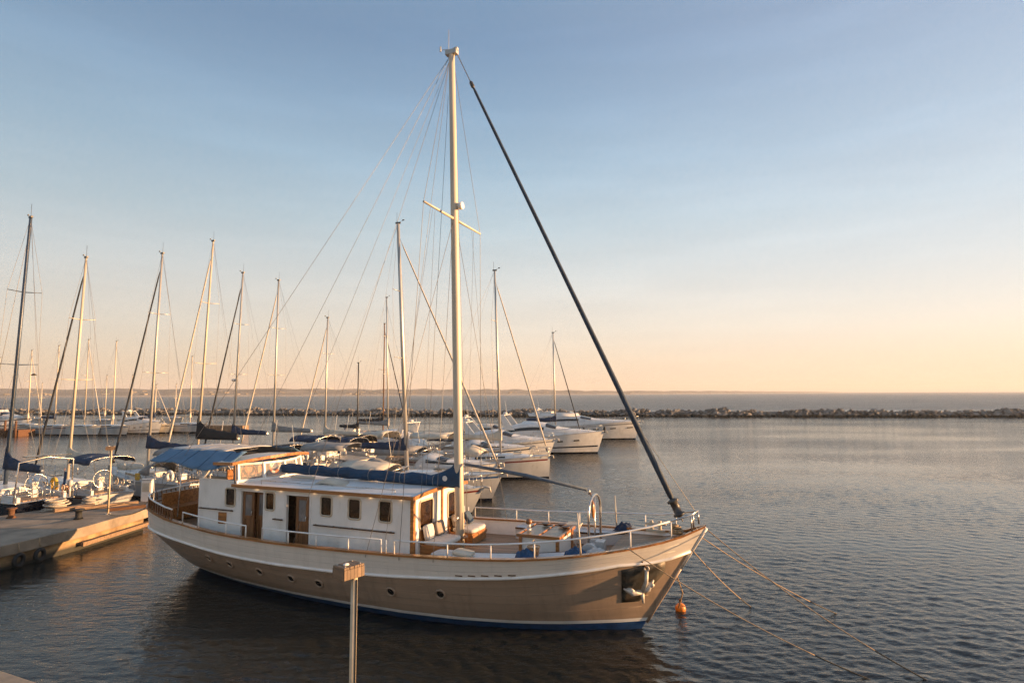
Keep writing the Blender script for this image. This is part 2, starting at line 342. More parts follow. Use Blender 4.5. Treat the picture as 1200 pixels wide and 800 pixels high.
# ------------------------------------------------------------------ water
def water():
    rng = np.random.default_rng(3)
    rr = [0.0]; r = 3.0
    while r < 26000:
        rr.append(r); r *= (1.0042 if r < 55 else 1.0065 if r < 110 else 1.011) if r < 260 else (1.03 if r < 2500 else 1.12)
    rr = np.array(rr[1:])
    front = np.linspace(R(-54), R(54), 860); back = np.linspace(R(58), R(302), 60)[1:-1]
    th = np.concatenate([front, back]); nr, na = len(rr), len(th)
    Rg, Tg = np.meshgrid(rr, th, indexing='ij')
    X = Rg*np.sin(Tg); Y = Rg*np.cos(Tg); Z = np.zeros_like(X)
    lam_min = np.where(Rg < 55, Rg*.0042, Rg*.0065)*2.8
    patch = np.zeros_like(X)
    for k in range(9):
        a = rng.uniform(0, 6.28); lam = rng.uniform(14, 46); patch += np.sin((X*math.cos(a)+Y*math.sin(a))*6.283/lam+rng.uniform(0, 6.28))
    amp = np.clip(.80+.34*patch/3, .3, 1.4)
    # harbour side (left, near) is calmer than the open side (right)
    calm = 1/(1+np.exp(-(X+1.5)/3.0)); amp = amp*(.55+.45*calm)
    for k in range(70):
        lam = .18*(.75/.18)**rng.random()
        a = R(200)+rng.normal(0, .55)
        A = .0054*lam
        fade = np.clip(lam/lam_min-.35, 0, 1)
        kx, ky = math.sin(a)*6.283/lam, math.cos(a)*6.283/lam
        ph = X*kx+Y*ky+rng.uniform(0, 6.28)
        s_ = np.sin(ph); Z += A*fade*amp*(s_+.3*np.cos(2*ph))*.62
    Z *= np.clip((900-Rg)/500, 0, 1)
    vs = np.stack([X, Y, Z], -1).reshape(-1, 3)
    i, k = np.meshgrid(np.arange(nr-1), np.arange(na), indexing='ij')
    k2 = (k+1) % na
    f = np.stack([i*na+k, i*na+k2, (i+1)*na+k2, (i+1)*na+k], -1).reshape(-1, 4)[:, ::-1]
    c = len(vs); vs = np.vstack([vs, [[0, 0, 0]]])
    me = bpy.data.meshes.new('water')
    tri = np.stack([np.full(na, c), np.roll(np.arange(na), -1), np.arange(na)], -1)
    nq, nt_ = len(f), len(tri); me.vertices.add(len(vs)); me.vertices.foreach_set('co', vs.astype(np.float32).ravel())
    me.loops.add(nq*4+nt_*3); me.loops.foreach_set('vertex_index', np.concatenate([f.ravel(), tri.ravel()]).astype(np.int32))
    me.polygons.add(nq+nt_); me.polygons.foreach_set('loop_start', np.concatenate([np.arange(nq)*4, nq*4+np.arange(nt_)*3]).astype(np.int32))
    me.polygons.foreach_set('use_smooth', np.ones(nq+nt_, dtype=bool)); me.update(calc_edges=True)
    o = bpy.data.objects.new('water', me); COL.objects.link(o)
    m, nt, b = _new('sea_water'); N = nt.nodes; L = nt.links
    b.inputs['Base Color'].default_value = (.021, .022, .019, 1); b.inputs['Roughness'].default_value = .06; b.inputs['IOR'].default_value = 1.333
    tc = N.new('ShaderNodeTexCoord')
    hs = []
    for sc_, st, wgt in ((.24, (.5, 1.3, 1), .40), (1.0, (.5, 1.25, 1), .20), (2.8, (.5, 1.25, 1), .30), (6.0, (.55, 1.2, 1), .19), (13., (.7, 1.2, 1), .07)):
        mp = N.new('ShaderNodeMapping'); mp.inputs['Scale'].default_value = st; mp.inputs['Rotation'].default_value = (0, 0, R((6, 12, -14, 20, -25)[len(hs)]))
        L.new(tc.outputs['Object'], mp.inputs[0])
        ns = N.new('ShaderNodeTexNoise'); ns.inputs['Scale'].default_value = sc_; ns.inputs['Detail'].default_value = 3
        ns.inputs['Roughness'].default_value = .55; L.new(mp.outputs[0], ns.inputs['Vector'])
        ml = N.new('ShaderNodeMath'); ml.operation = 'MULTIPLY'; ml.inputs[1].default_value = wgt; L.new(ns.outputs['Fac'], ml.inputs[0]); hs.append(ml)
    a1 = N.new('ShaderNodeMath'); a1.operation = 'ADD'; L.new(hs[0].outputs[0], a1.inputs[0]); L.new(hs[1].outputs[0], a1.inputs[1])
    a2 = N.new('ShaderNodeMath'); a2.operation = 'ADD'; L.new(a1.outputs[0], a2.inputs[0]); L.new(hs[2].outputs[0], a2.inputs[1])
    a4 = N.new('ShaderNodeMath'); a4.operation = 'ADD'; L.new(a2.outputs[0], a4.inputs[0]); L.new(hs[4].outputs[0], a4.inputs[1]); a2 = a4
    # gusts: patches of stronger and weaker ripple
    gn = N.new('ShaderNodeTexNoise'); gn.inputs['Scale'].default_value = .045; gn.inputs['Detail'].default_value = 3
    mg = N.new('ShaderNodeMapping'); mg.inputs['Scale'].default_value = (.6, 1.6, 1); L.new(tc.outputs['Object'], mg.inputs[0]); L.new(mg.outputs[0], gn.inputs['Vector'])
    gr = N.new('ShaderNodeMapRange'); gr.inputs['From Min'].default_value = .38; gr.inputs['From Max'].default_value = .62; gr.inputs['To Min'].default_value = .30; gr.inputs['To Max'].default_value = 1.0
    L.new(gn.outputs['Fac'], gr.inputs['Value'])
    bp = N.new('ShaderNodeBump'); bp.inputs['Distance'].default_value = .16
    # the open sea beyond the breakwater is choppier than the sheltered basin
    sy = N.new('ShaderNodeSeparateXYZ'); L.new(tc.outputs['Object'], sy.inputs[0])
    op = N.new('ShaderNodeMapRange'); op.inputs['From Min'].default_value = 170; op.inputs['From Max'].default_value = 215; op.inputs['To Min'].default_value = .10; op.inputs['To Max'].default_value = 1.2
    L.new(sy.outputs['Y'], op.inputs['Value']); 
    o2 = N.new('ShaderNodeMapRange'); o2.inputs['From Min'].default_value = 22; o2.inputs['From Max'].default_value = 75; o2.inputs['To Min'].default_value = .15; o2.inputs['To Max'].default_value = .20
    L.new(sy.outputs['Y'], o2.inputs['Value']); mxo = N.new('ShaderNodeMath'); mxo.operation = 'MAXIMUM'; L.new(op.outputs[0], mxo.inputs[0]); L.new(o2.outputs[0], mxo.inputs[1]); L.new(mxo.outputs[0], bp.inputs['Distance'])
    ro = N.new('ShaderNodeMapRange'); ro.inputs['From Min'].default_value = 150; ro.inputs['From Max'].default_value = 230; ro.inputs['To Min'].default_value = .06; ro.inputs['To Max'].default_value = .32
    L.new(sy.outputs['Y'], ro.inputs['Value']); L.new(ro.outputs[0], b.inputs['Roughness'])
    L.new(gr.outputs[0], bp.inputs['Strength'])
    a3 = N.new('ShaderNodeMath'); a3.operation = 'ADD'; L.new(a2.outputs[0], a3.inputs[0]); L.new(hs[3].outputs[0], a3.inputs[1])
    L.new(a3.outputs[0], bp.inputs['Height']); L.new(bp.outputs['Normal'], b.inputs['Normal'])
    me.materials.append(m)
    kind(o, 'structure', 'rippled dark harbour water')
water()

# ------------------------------------------------------------------ far coast
def coast():
    rng = np.random.default_rng(5)
    n = 260
    t = np.linspace(0, 1, n)
    px = np.interp(t, [0, .25, .62, .85, 1], [-2600, -760, 260, 1700, 3600])
    py = np.interp(t, [0, .25, .62, .85, 1], [1250, 1220, 1750, 3300, 6200])
    hh = np.interp(t, [0, .2, .35, .5, .62, .75, .9, 1], [22, 24, 21, 22, 14, 13, 11, 3])
    nz = sum(np.sin(t*f+rng.uniform(0, 6))/f**.6 for f in (14, 23, 41, 77, 150))
    hh = hh*(1+.16*nz)*.8
    b = MB(); rows = []
    for k in range(n):
        row = []
        for j, (d, hf) in enumerate(((0, 0), (12, .10), (60, .28), (160, .6), (280, .92), (420, 1.0), (700, .8), (1000, .5))):
            row.append((px[k]+d*.15, py[k]+d, -1.0 if j == 0 else max(.4, hh[k]*hf*(1+.15*math.sin(k*.7+j*2)))))
        rows.append(row)
    b.grid(rows, True)
    kind(b.build('hills', mat('distant_scrub_hills', (.22, .175, .125), .95, var=.3, scale=.012, dirt=((.27, .21, .15), .02, .7))), 'structure', 'low hazy hills along the far shore')
    s = MB(); rows = [[(px[k], py[k]-14, -.6), (px[k], py[k]-4, .9+.4*math.sin(k*1.3)), (px[k], py[k]+22, 3.4+.5*math.sin(k*.9))] for k in range(n)]
    s.grid(rows, True)
    kind(s.build('beach', mat('pale_far_sand', (.40, .33, .25), .95, var=.15, scale=.05)), 'structure', 'pale strip of shore below the far hills')
    h = MB(); r = random.Random(4)
    for _ in range(150):
        tt = min(.8, abs(r.gauss(.28, .2))); x = np.interp(tt, t, px)+r.uniform(-40, 40); y = np.interp(tt, t, py)+r.uniform(25, 190)
        z = np.interp(tt, t, hh)*np.interp((y-np.interp(tt, t, py)), [0, 60, 160, 280], [.05, .2, .5, .8])
        d = (r.uniform(5, 14), r.uniform(5, 10), r.uniform(2.5, 5)); h.box((x, y, z+d[2]*.3), d, r.uniform(0, 3))
    kind(h.build('far_town', mat('pale_far_houses', (.27, .22, .165), .9, var=.3, scale=.04)), 'stuff', 'pale specks of houses on the far hills')
coast()

# ------------------------------------------------------------------ breakwater
def wet_band(m, lo=.65, hi=.95):
    nt = m.node_tree; N = nt.nodes; L = nt.links; b = N['Principled BSDF']
    src = b.inputs['Base Color'].links[0].from_socket
    g = N.new('ShaderNodeNewGeometry'); sp_ = N.new('ShaderNodeSeparateXYZ'); L.new(g.outputs['Position'], sp_.inputs[0])
    ns = N.new('ShaderNodeTexNoise'); ns.inputs['Scale'].default_value = .5; L.new(g.outputs['Position'], ns.inputs['Vector'])
    ad = N.new('ShaderNodeMath'); ad.operation = 'MULTIPLY_ADD'; ad.inputs[1].default_value = .5; L.new(ns.outputs['Fac'], ad.inputs[0]); L.new(sp_.outputs['Z'], ad.inputs[2])
    mr = N.new('ShaderNodeMapRange'); mr.inputs['From Min'].default_value = lo; mr.inputs['From Max'].default_value = hi; L.new(ad.outputs[0], mr.inputs['Value'])
    mx = N.new('ShaderNodeMixRGB'); mx.inputs['Color1'].default_value = (.028, .027, .020, 1); L.new(mr.outputs[0], mx.inputs['Fac']); L.new(src, mx.inputs['Color2']); L.new(mx.outputs[0], b.inputs['Base Color'])
wet_band(M['rock']); wet_band(M['wetconc'], .36, .56)
def breakwater():
    r = random.Random(11); b = MB(); crest = 1.
    pts = [Vector((-230, 196, 0)), Vector((-105, 185.3, 0)), Vector((0, 164.3, 0)), Vector((127, 149.5, 0)), Vector((420, 112, 0))]
    def rock(c, s):
        nonlocal crest
        vs = []; nu, nv = 6, 4; rows = []
        s = s*crest
        rot = Matrix.Rotation(r.uniform(0, 3), 3, 'Z') @ Matrix.Rotation(r.uniform(-.6, .6), 3, 'X')
        sc = Vector((s*r.uniform(.7, 1.25), s*r.uniform(.7, 1.2), s*r.uniform(.55, .95)))
        for i in range(nv+1):
            ph = -math.pi/2+math.pi*i/nv; row = []
            for k in range(nu):
                t = 2*math.pi*k/nu+i*.4; j = r.uniform(.72, 1.15)
                row.append(Vector(c)+rot @ Vector((sc.x*math.cos(ph)*math.cos(t)*j, sc.y*math.cos(ph)*math.sin(t)*j, sc.z*math.sin(ph)*j)))
            rows.append(row)
        b.grid(rows, False, closeu=True)
    for a, c in zip(pts, pts[1:]):
        L = (c-a).length; nrm = Vector((-(c-a).y, (c-a).x, 0)).normalized()
        if nrm.y < 0: nrm = -nrm
        k = 0.
        while k < L:
            p = a.lerp(c, k/L); crest = .98+.16*math.sin(p.x*.21)*math.sin(p.x*.057+1)+.10*math.sin(p.x*.61)
            for off, z in ((.2, .1), (.9, .5), (1.7, .95), (2.6, 1.3), (3.6, 1.55), (4.8, 1.5)):
                if r.random() < .93: rock(p+nrm*(off+r.uniform(-.5, .5))+Vector((r.uniform(-.6, .6), 0, z*crest*.82+r.uniform(-.32, .3))), r.uniform(.42, .80)*(1.35 if r.random() < .10 else 1))
            k += r.uniform(.75, 1.15)
    core = MB()
    for a, c in zip(pts, pts[1:]):
        nrm = Vector((0, 1, 0)); b.add([a+Vector((0, .8, -.8)), c+Vector((0, .8, -.8)), c+Vector((0, 4, 1.3)), a+Vector((0, 4, 1.3)), c+Vector((0, 9, -.8)), a+Vector((0, 9, -.8))], [(0, 1, 2, 3), (3, 2, 4, 5)])
    o = b.build('breakwater_rocks', M['rock']); kind(o, 'stuff', 'long low breakwater of piled rocks across the bay')
    o['category'] = 'breakwater'
breakwater()

# ------------------------------------------------------------------ the wooden motor sailer in front
SHIP_LOC, SHIP_RZ = (3.563, 17.137, 0), R(-22)
RAIL = [(0, .95), (.004, 1.25), (.012, 1.48), (.03, 1.72), (.06, 1.93), (.1, 2.12), (.2, 2.4), (.3, 2.58), (.4, 2.65), (.6, 2.65), (.7, 2.56), (.78, 2.36), (.83, 2.1), (.87, 1.8), (.91, 1.36), (.95, .83), (.975, .45), (1, .03)]
WLH = [(0, .10), (.03, .28), (.12, .72), (.21, 1.08), (.37, 1.48), (.5, 1.66), (.61, 1.70), (.71, 1.56), (.8, 1.25), (.88, .85), (.96, .33), (1, .02)]
SHEER = [(0, 2.44), (.05, 2.30), (.11, 2.15), (.18, 2.06), (.25, 1.98), (.38, 1.945), (.5, 1.955), (.61, 2.0), (.73, 2.07), (.79, 2.13), (.83, 2.19), (.87, 2.27), (.91, 2.36), (.955, 2.50), (.98, 2.66), (1, 2.88)]
BAND = [(0, .74), (.04, .66), (.1, .59), (.2, .60), (.35, .63), (.5, .62), (.61, .58), (.75, .50), (.85, .44), (.92, .41), (1, .66)]
def xb(z): return .613*z if z >= 0 else 1.3*z
def xs(z): return (-16.5-1.35*min(1., max(0, z)/1.62)**1.15-.10*max(0, z-1.62)) if z >= 0 else -16.5+1.6*(-z)
def hullp(u, z, side, off=0.):
    zr = interp(SHEER, u)
    yr = interp(RAIL, u); yw = interp(WLH, u)
    if z >= 0:
        
        zk = zr-interp(BAND, u)
        y = yw+(yr*.965-yw)*(z/zk)**.6 if z < zk else yr*(.965+.035*min(1.2, (z-zk)/(zr-zk)))
    else: y = yw*max(0., 1+z/.9)**.6
    return Vector((xs(z)+u*(xb(z)-xs(z)), side*max(.012, y+off), z))
UU = [0, .004, .012, .03, .06]+[.06+.94*(k/46) for k in range(1, 47)]
def ux(x, z=2.1): return (x-xs(z))/(xb(z)-xs(z))
def railpt(x, side, dz=0., off=0.):
    u = ux(x, interp(SHEER, min(1, max(0, ux(x))))); u = min(1, max(0, u)); z = interp(SHEER, u)
    p = hullp(u, z, side, off); p.z += dz; return p

def ship():
    t = thing('motor_sailer', 'large wooden sailer with taupe and white hull, white deckhouse and tallest cream mast, nearest', 'sailing boat', SHIP_LOC, SHIP_RZ)
    def strip(zf0, zf1, n, off=0., close=True):
        b = MB()
        for sd in (-1, 1):
            rows = [[hullp(u, zf0(u)+(zf1(u)-zf0(u))*j/n, sd, off) for u in UU] for j in range(n+1)]
            b.grid(rows, True, flip=(sd > 0))
        if close:
            rows = [[hullp(0, zf0(0)+(zf1(0)-zf0(0))*j/n, sd*q, off) if q else None for q, sd in ((1, -1), (1, 1))] for j in range(n+1)]
            b.grid(rows, True, flip=True)
        return b
    zr = lambda u: interp(SHEER, u)
    zb = lambda u: zr(u)-interp(BAND, u)
    strip(lambda u: .34, zb, 9).build('hull', M['taupe'], t)
    strip(zb, zr, 3, .035).build('bulwark', M['hullwhite'], t)
    strip(lambda u: .24, lambda u: .34, 1, .004).build('boot_stripe', M['white'], t)
    strip(lambda u: -.85, lambda u: .24, 5).build('bottom', M['blue_bottom'], t)
    # rubbing strake under the bulwark and the stem post
    b = MB()
    for sd in (-1, 1): b.tube([hullp(u, zb(u)+.0, sd, .035) for u in UU], .045, 8)
    b.build('rub_rail', M['white'], t)
    b = MB(); b.tube([Vector((xb(z)+.03, 0, z)) for z in (1.72, 2.2, 2.6, 2.86)], [.045, .05, .055, .055], 10)
    b.build('stem_post', M['hullwhite'], t)
    b = MB(); b.tube([Vector((xb(z)+.015, 0, z)) for z in (.2, .6, 1.2, 1.74)], [.05, .05, .055, .055], 10); b.build('lower_stem', M['taupe'], t)
    for q in (.2, .4, .6, .8):
        for sd in (-1, 1):
            MB().tube([hullp(u, .36+(zb(u)-.40)*q, sd, .0015) for u in UU if u < .995], .0045, 4).build('plank_seam', M['seam'], t)
    for q in (.33, .66):
        for sd in (-1, 1):
            MB().tube([hullp(u, zb(u)+.03+(zr(u)-zb(u)-.03)*q, sd, .036) for u in UU if u < .995], .004, 4).build('plank_seam', M['whiteseam'], t)
    # cap rail: a flat varnished board following the sheer, round the stern too
    b = MB(); rows = []
    path = [(u, -1) for u in reversed(UU)]+[(u, 1) for u in UU]
    for u, sd in path:
        p = hullp(u, zr(u), sd, 0); o1 = .085; o2 = -.10
        rows.append([hullp(u, zr(u), sd, o1)+Vector((0, 0, .0)), hullp(u, zr(u), sd, o1)+Vector((0, 0, .055)), hullp(u, zr(u), sd, o2)+Vector((0, 0, .055)), hullp(u, zr(u), sd, o2)])
    b.grid(rows, False, closeu=True); b.build('cap_rail', M['varnish'], t)
    # decks
    dz = lambda u: zr(u)-.46
    b = MB(); US = [u for u in UU if u < .905]
    b.grid([[hullp(u, dz(u), -1, -.02)*1 for u in US], [hullp(u, dz(u), -1, -.02)*Vector((1, 0, 1)) if False else Vector((hullp(u, dz(u), 1).x, 0, dz(u)+.05)) for u in US], [hullp(u, dz(u), 1, -.02) for u in US]], True)
    b.build('deck', M['teak'], t)
    b = MB(); UF = [.895, .91, .925, .94, .955, .97, .985, .998]
    fz = lambda u: zr(u)-.10
    b.grid([[hullp(u, fz(u), -1, -.03) for u in UF], [Vector((hullp(u, fz(u), 1).x, 0, fz(u)+.04)) for u in UF], [hullp(u, fz(u), 1, -.03) for u in UF]], True)
    u = .895; b.add([hullp(u, fz(u), -1, -.03), Vector((hullp(u, fz(u), 1).x, 0, fz(u)+.04)), hullp(u, fz(u), 1, -.03), hullp(u, dz(u)-.1, 1, -.03), hullp(u, dz(u)-.1, -1, -.03)], [(0, 1, 2, 3, 4)])
    b.build('foredeck', M['teak'], t)
    # inside face of the bulwarks
    b = MB()
    for sd in (-1, 1):
        U2 = [u for u in UU if u < .99]
        b.grid([[hullp(u, dz(u)-.05, sd, -.06) for u in U2], [hullp(u, zr(u)-.005, sd, -.06) for u in U2]], True, flip=(sd < 0))
    b.build('inner_bulwark', M['white'], t)
    # white lockers along both sides of the foredeck, brown edge trim
    for sd, wd in ((-1, 1.0), (1, .55)):
        b = MB(); tr = MB(); UL = [.70+.195*k/12 for k in range(13)]
        a_ = [hullp(u, zr(u)-.07, sd, -.065) for u in UL]; c_ = [hullp(u, zr(u)-.07, sd, -.065-wd*(1 if u < .86 else (.9-u)/.045*.8+.2)) for u in UL]
        d_ = [p-Vector((0, 0, .42)) for p in c_]
        b.grid([a_, c_, d_] if sd < 0 else [d_, c_, a_], False)
        b.add([a_[0], c_[0], d_[0], a_[0]-Vector((0, 0, .42))], [(0, 1, 2, 3)])
        for p, q in zip(c_, c_[1:]): tr.bar(p+Vector((0, 0, -.02)), q+Vector((0, 0, -.02)), .05, .05)
        lk = b.build('side_locker', M['roof'], t); tr.build('edge_trim', M['darkwood'], lk)
    # portholes, scuppers
    for x, z in ((-13.9, 1.06), (-12.85, 1.0), (-11.5, .93), (-10.2, .88), (-9.15, .85), (-6.6, .92), (-5.05, 1.02), (-2.9, 1.12)):
        for sd in (-1, 1):
            if x == -2.9: continue
            u = ux(x, z); p = hullp(u, z, sd); q = hullp(u, z+.1, sd); e = hullp(u+.004, z, sd)
            nrm = (e-p).cross(q-p).normalized()*(1 if sd < 0 else -1)
            if nrm.y*sd < 0: nrm = -nrm
            b = MB(); ft = (e-p).normalized(); fu = nrm.cross(ft)
            pts = [p+nrm*.012+(ft*math.cos(a)+fu*math.sin(a))*.135 for a in [k*math.pi/9 for k in range(18)]]
            b.tube(pts, .03, 8, closed=True); fr = b.build('porthole', M['taupe'], t)
            g = MB(); pts = [p+nrm*.008+(ft*math.cos(a)+fu*math.sin(a))*.125 for a in [k*math.pi/9 for k in range(18)]]
            g.poly(pts); g.build('glass', M['glass'], fr)
    for x in (-4.5, -4.15, -3.8, -3.45, -3.1):
        u = ux(x, 1.6); p = hullp(u, zb(u)+.09, -1, .035); q = hullp(ux(x+.2, 1.6), zb(u)+.09, -1, .035)
        MB().bar(p+Vector((0, -.004, 0)), q+Vector((0, -.004, 0)), .02, .03).build('scupper', M['darkwood'], t)

    # ---------------- deckhouse
    Y0 = 1.6; zt = 3.40; zd = 1.35
    def wall(x0, x1, y, th, z0, z1, holes, name, m, zt1=None):
        b = MB(); xsx = sorted({x0, x1, *[h[0] for h in holes], *[h[1] for h in holes]}); zsz = sorted({z0, z1, *[h[2] for h in holes], *[h[3] for h in holes]})
        for xa, xc in zip(xsx, xsx[1:]):
            for za, zc in zip(zsz, zsz[1:]):
                mx, mz = (xa+xc)/2, (za+zc)/2
                if any(h[0] < mx < h[1] and h[2] < mz < h[3] for h in holes): continue
                b.box((mx, y, mz), (xc-xa, th, zc-za))
        return b.build(name, m, t)
    D1 = (-13.02, -12.05, 1.50, 3.26); D2 = (-11.08, -10.15, 1.50, 3.24)
    WN = [(-13.72, -13.32, 2.72, 3.28), (-11.96, -11.61, 2.70, 3.24), (-9.70, -9.30, 2.68, 3.24), (-8.64, -8.22, 2.66, 3.24), (-7.52, -7.10, 2.65, 3.25)]
    # side walls
    hs = [D1, D2]+[wn for wn in WN[1:]]
    wall(-13.25, -6.40, -Y0, .07, zd, zt, hs, 'deckhouse_wall', M['white'])
    wall(-13.25, -6.40, Y0, .07, zd, zt, [WN[2], WN[3], WN[4]], 'deckhouse_wall', M['white'])
    wall(-15.0, -13.25, -Y0, .07, zd+.1, 3.50, [WN[0]], 'wheelhouse_wall', M['white'])
    wall(-15.0, -13.25, Y0, .07, zd+.1, 3.50, [WN[0]], 'wheelhouse_wall', M['white'])
    MB().box((-15.0, .55, 2.6), (.06, 2.0, 2.2)).build('aft_bulkhead', M['varnish'], t)
    MB().box((-10.0, .15, 2.3), (7.0, .06, 1.95)).build('inner_bulkhead', M['darkwood'], t)
    def window(c, sx, sz, axis, nrm, parent, glassm, fm, rd=.09, fw_=.03):
        """rounded frame standing a little proud of the wall and its pane"""
        pts = []
        for cxn, czn, a0 in ((1, 1, 0), (-1, 1, 90), (-1, -1, 180), (1, -1, 270)):
            for k in range(5):
                a = R(a0+k*22.5); pts.append((cxn*(sx/2-rd)+rd*math.cos(a), czn*(sz/2-rd)+rd*math.sin(a)))
        ax = Vector(axis); n_ = Vector(nrm); up_ = n_.cross(ax).normalized()
        if up_.z < 0: up_ = -up_
        P3 = [Vector(c)+ax*a+up_*b_ for a, b_ in pts]
        fr = MB().tube([p+n_*.045 for p in P3], fw_, 6, closed=True).build('window', fm, parent)
        MB().poly([p+n_*.02 for p in P3]).build('pane', glassm, fr)
        return fr
    for wn in WN:
        for sd in (-1, 1):
            if sd > 0 and wn is WN[1]: continue
            window(((wn[0]+wn[1])/2, sd*Y0, (wn[2]+wn[3])/2), wn[1]-wn[0]+.03, wn[3]-wn[2]+.03, (1, 0, 0), (0, sd, 0), t, M['glass'] if wn is WN[0] else M['brownglass'], M['cream_trim'], .08)
    # doors: door one stands half open, door two has its glazed leaf slid over
    def doorleaf(x0, x1, z0, z1, y, name='door'):
        b = MB(); w_ = x1-x0
        b.box((x0+.05, y, (z0+z1)/2), (.10, .05, z1-z0)).box((x1-.05, y, (z0+z1)/2), (.10, .05, z1-z0))
        b.box(((x0+x1)/2, y, z1-.06), (w_-.2, .05, .12)).box(((x0+x1)/2, y, z0+.1), (w_-.2, .05, .2)).box(((x0+x1)/2, y, z0+.85), (w_-.2, .05, .14))
        b.box(((x0+x1)/2, y+.01, z0+.49), (w_-.2, .02, .58))
        d = b.build(name, M['doorwood'], t, bevel=.008)
        MB().box(((x0+x1)/2, y, (z0+.92+z1-.12)/2), (w_-.2, .012, z1-.12-z0-.92)).build('pane', M['greyglass'], d)
        MB().tube([(x1-.06, y-.05, z0+.95), (x1-.06, y-.07, z0+1.02), (x1-.06, y-.05, z0+1.09)], .014, 6).build('handle', M['steel'], d)
    doorleaf(-12.99, -12.50, 1.52, 3.24, -1.585); doorleaf(-12.52, -12.08, 1.52, 3.24, -1.45)
    doorleaf(-10.66, -10.17, 1.52, 3.22, -1.66)
    for D in (D1, D2):
        b = MB()
        for x in (D[0]-.02, D[1]+.02): b.box((x, -Y0-.01, (D[2]+D[3])/2), (.05, .10, D[3]-D[2]))
        b.box(((D[0]+D[1])/2, -Y0-.012, D[3]+.0), (D[1]-D[0]+.08, .10, .05)); b.box(((D[0]+D[1])/2, -Y0-.012, D[2]-.015), (D[1]-D[0]+.08, .12, .04))
        b.build('door_frame', M['white'] if D is D1 else M['white'], t)
    # wooden hand rails and a hatch on the side wall
    for x0, x1, z in ((-14.9, -13.35, 2.56), (-11.6, -11.2, 2.42), (-9.95, -6.95, 2.36)):
        b = MB(); b.tube([(x0, -Y0-.09, z), (x1, -Y0-.09, z)], .024, 8)
        k = x0+.05
        while k < x1: b.box((k, -Y0-.055, z), (.05, .05, .04)); k += .7
        b.build('hand_rail', M['darkwood'], t)
    MB().box((-13.85, -Y0-.04, 2.28), (.36, .04, .38)).build('locker_door', M['varnish'], t, bevel=.01)
    # front wall: two windows, corner posts, centre post
    xf = -6.40
    b = MB()
    for y0, y1, z0, z1 in ((-1.6, -1.25, zd, zt), (-.45, -.05, zd, zt), (.35, .55, zd, zt), (1.25, 1.6, zd, zt), (-1.25, -.45, zd, 2.42), (-1.25, -.45, 3.22, zt), (.55, 1.25, zd, 2.42), (.55, 1.25, 3.22, zt), (-.05, .35, zd, zt)):
        b.box((xf, (y0+y1)/2, (z0+z1)/2), (.06, y1-y0, z1-z0))
    b.build('front_wall', M['white'], t)
    for y in (-.85, .90): window((xf, y, 2.82), .82 if y < 0 else .72, .82, (0, 1, 0), (1, 0, 0), t, M['brownglass'], M['cream_trim'], .1)
    b = MB(); b.bar((xf+.02, -1.585, zd), (xf+.02, -1.585, zt), .13, .12); b.bar((xf+.02, 1.585, zd), (xf+.02, 1.585, zt), .13, .12); b.bar((xf+.05, .14, zd), (xf+.05, .14, zt), .09, .06)
    b.build('corner_post', M['varnish'], t, bevel=.01)
    # roof: white cambered slab with varnished edge
    def cam_(y, hw, c=.075): return c*(1-(y/hw)**2)
    b = MB(); hw = 1.74; rows = []
    xsr = [-13.35, -12, -10, -8, -6.28]; ys = [-hw, -1.3, -.8, -.3, .3, .8, 1.3, hw]
    b.grid([[Vector((x, y, 3.455+cam_(y, hw))) for y in ys] for x in xsr], True, flip=True)
    b.grid([[Vector((x, y, 3.39+cam_(y, hw))) for y in ys] for x in xsr], True)
    b.build('deckhouse_roof', M['roof'], t)
    b = MB()
    for sd in (-1, 1): b.bar((-13.35, sd*(hw+.02), 3.415), (-6.24, sd*(hw+.02), 3.415), .05, .10)
    for ya, yc in zip(ys, ys[1:]): b.bar((-6.25, ya, 3.415+cam_(ya, hw)), (-6.25, yc, 3.415+cam_(yc, hw)), .06, .11)
    b.build('roof_edge', M['varnish'], t)
    for x in (-12.35, -11.35, -9.98, -8.95, -7.85, -6.75):
        e = MB().cyl((x, -1.66, 3.35), .035, .04, 12).build('eave_lamp', GLOW, t)
    # things fixed on the roof
    MB().box((-9.3, .55, 3.56), (.7, .7, .14)).build('roof_hatch', M['white'], t, bevel=.02)
    b = MB(); b.tube([(-11.9, -.55, 3.62), (-11.5, -.6, 3.64), (-10.9, -.55, 3.63)], [.05, .06, .05], 8); b.build('rolled_cover', M['cream'], t)
    b = MB(); b.grid([[Vector((-10.5+i*.3, -1.0+j*.25, 3.50+.22*math.exp(-((i-1.2)**2+(j-1.5)**2)/1.4))) for j in range(4)] for i in range(5)], True); b.build('roof_cover', M['cream'], t, solid=.02)
    b = MB().tube([(-12.2, -1.62, 3.5), (-12.2, -1.62, 3.62), (-10.0, -1.62, 3.60), (-7.0, -1.6, 3.60), (-7.0, -1.6, 3.5)], .014, 6); b.build('roof_grab_rail', M['steel'], t)

    # ---------------- wheelhouse: raked windscreen in four panes, hard top, canvas awning aft
    FR = [(-13.28, -1.55), (-12.86, -.80), (-12.66, 0.), (-12.86, .80), (-13.28, 1.55)]
    zc0, zc1 = 3.50, 4.10
    rake = -.10
    b = MB()
    for (x, y) in FR: b.bar((x, y, zc0), (x+rake, y*.97, zc1), .085, .085)
    for (x, y), (x2, y2) in zip(FR, FR[1:]):
        b.bar((x, y, zc0+.03), (x2, y2, zc0+.03), .07, .09); b.bar((x+rake, y*.97, zc1-.02), (x2+rake, y2*.97, zc1-.02), .07, .07)
    b.build('windscreen_frame', M['white'], t)
    for (x, y), (x2, y2) in zip(FR, FR[1:]):
        g = MB().poly([(x, y, zc0+.05), (x2, y2, zc0+.05), (x2+rake, y2*.97, zc1-.03), (x+rake, y*.97, zc1-.03)]); g.build('windscreen_pane', M['clearglass'], t)
    b = MB()
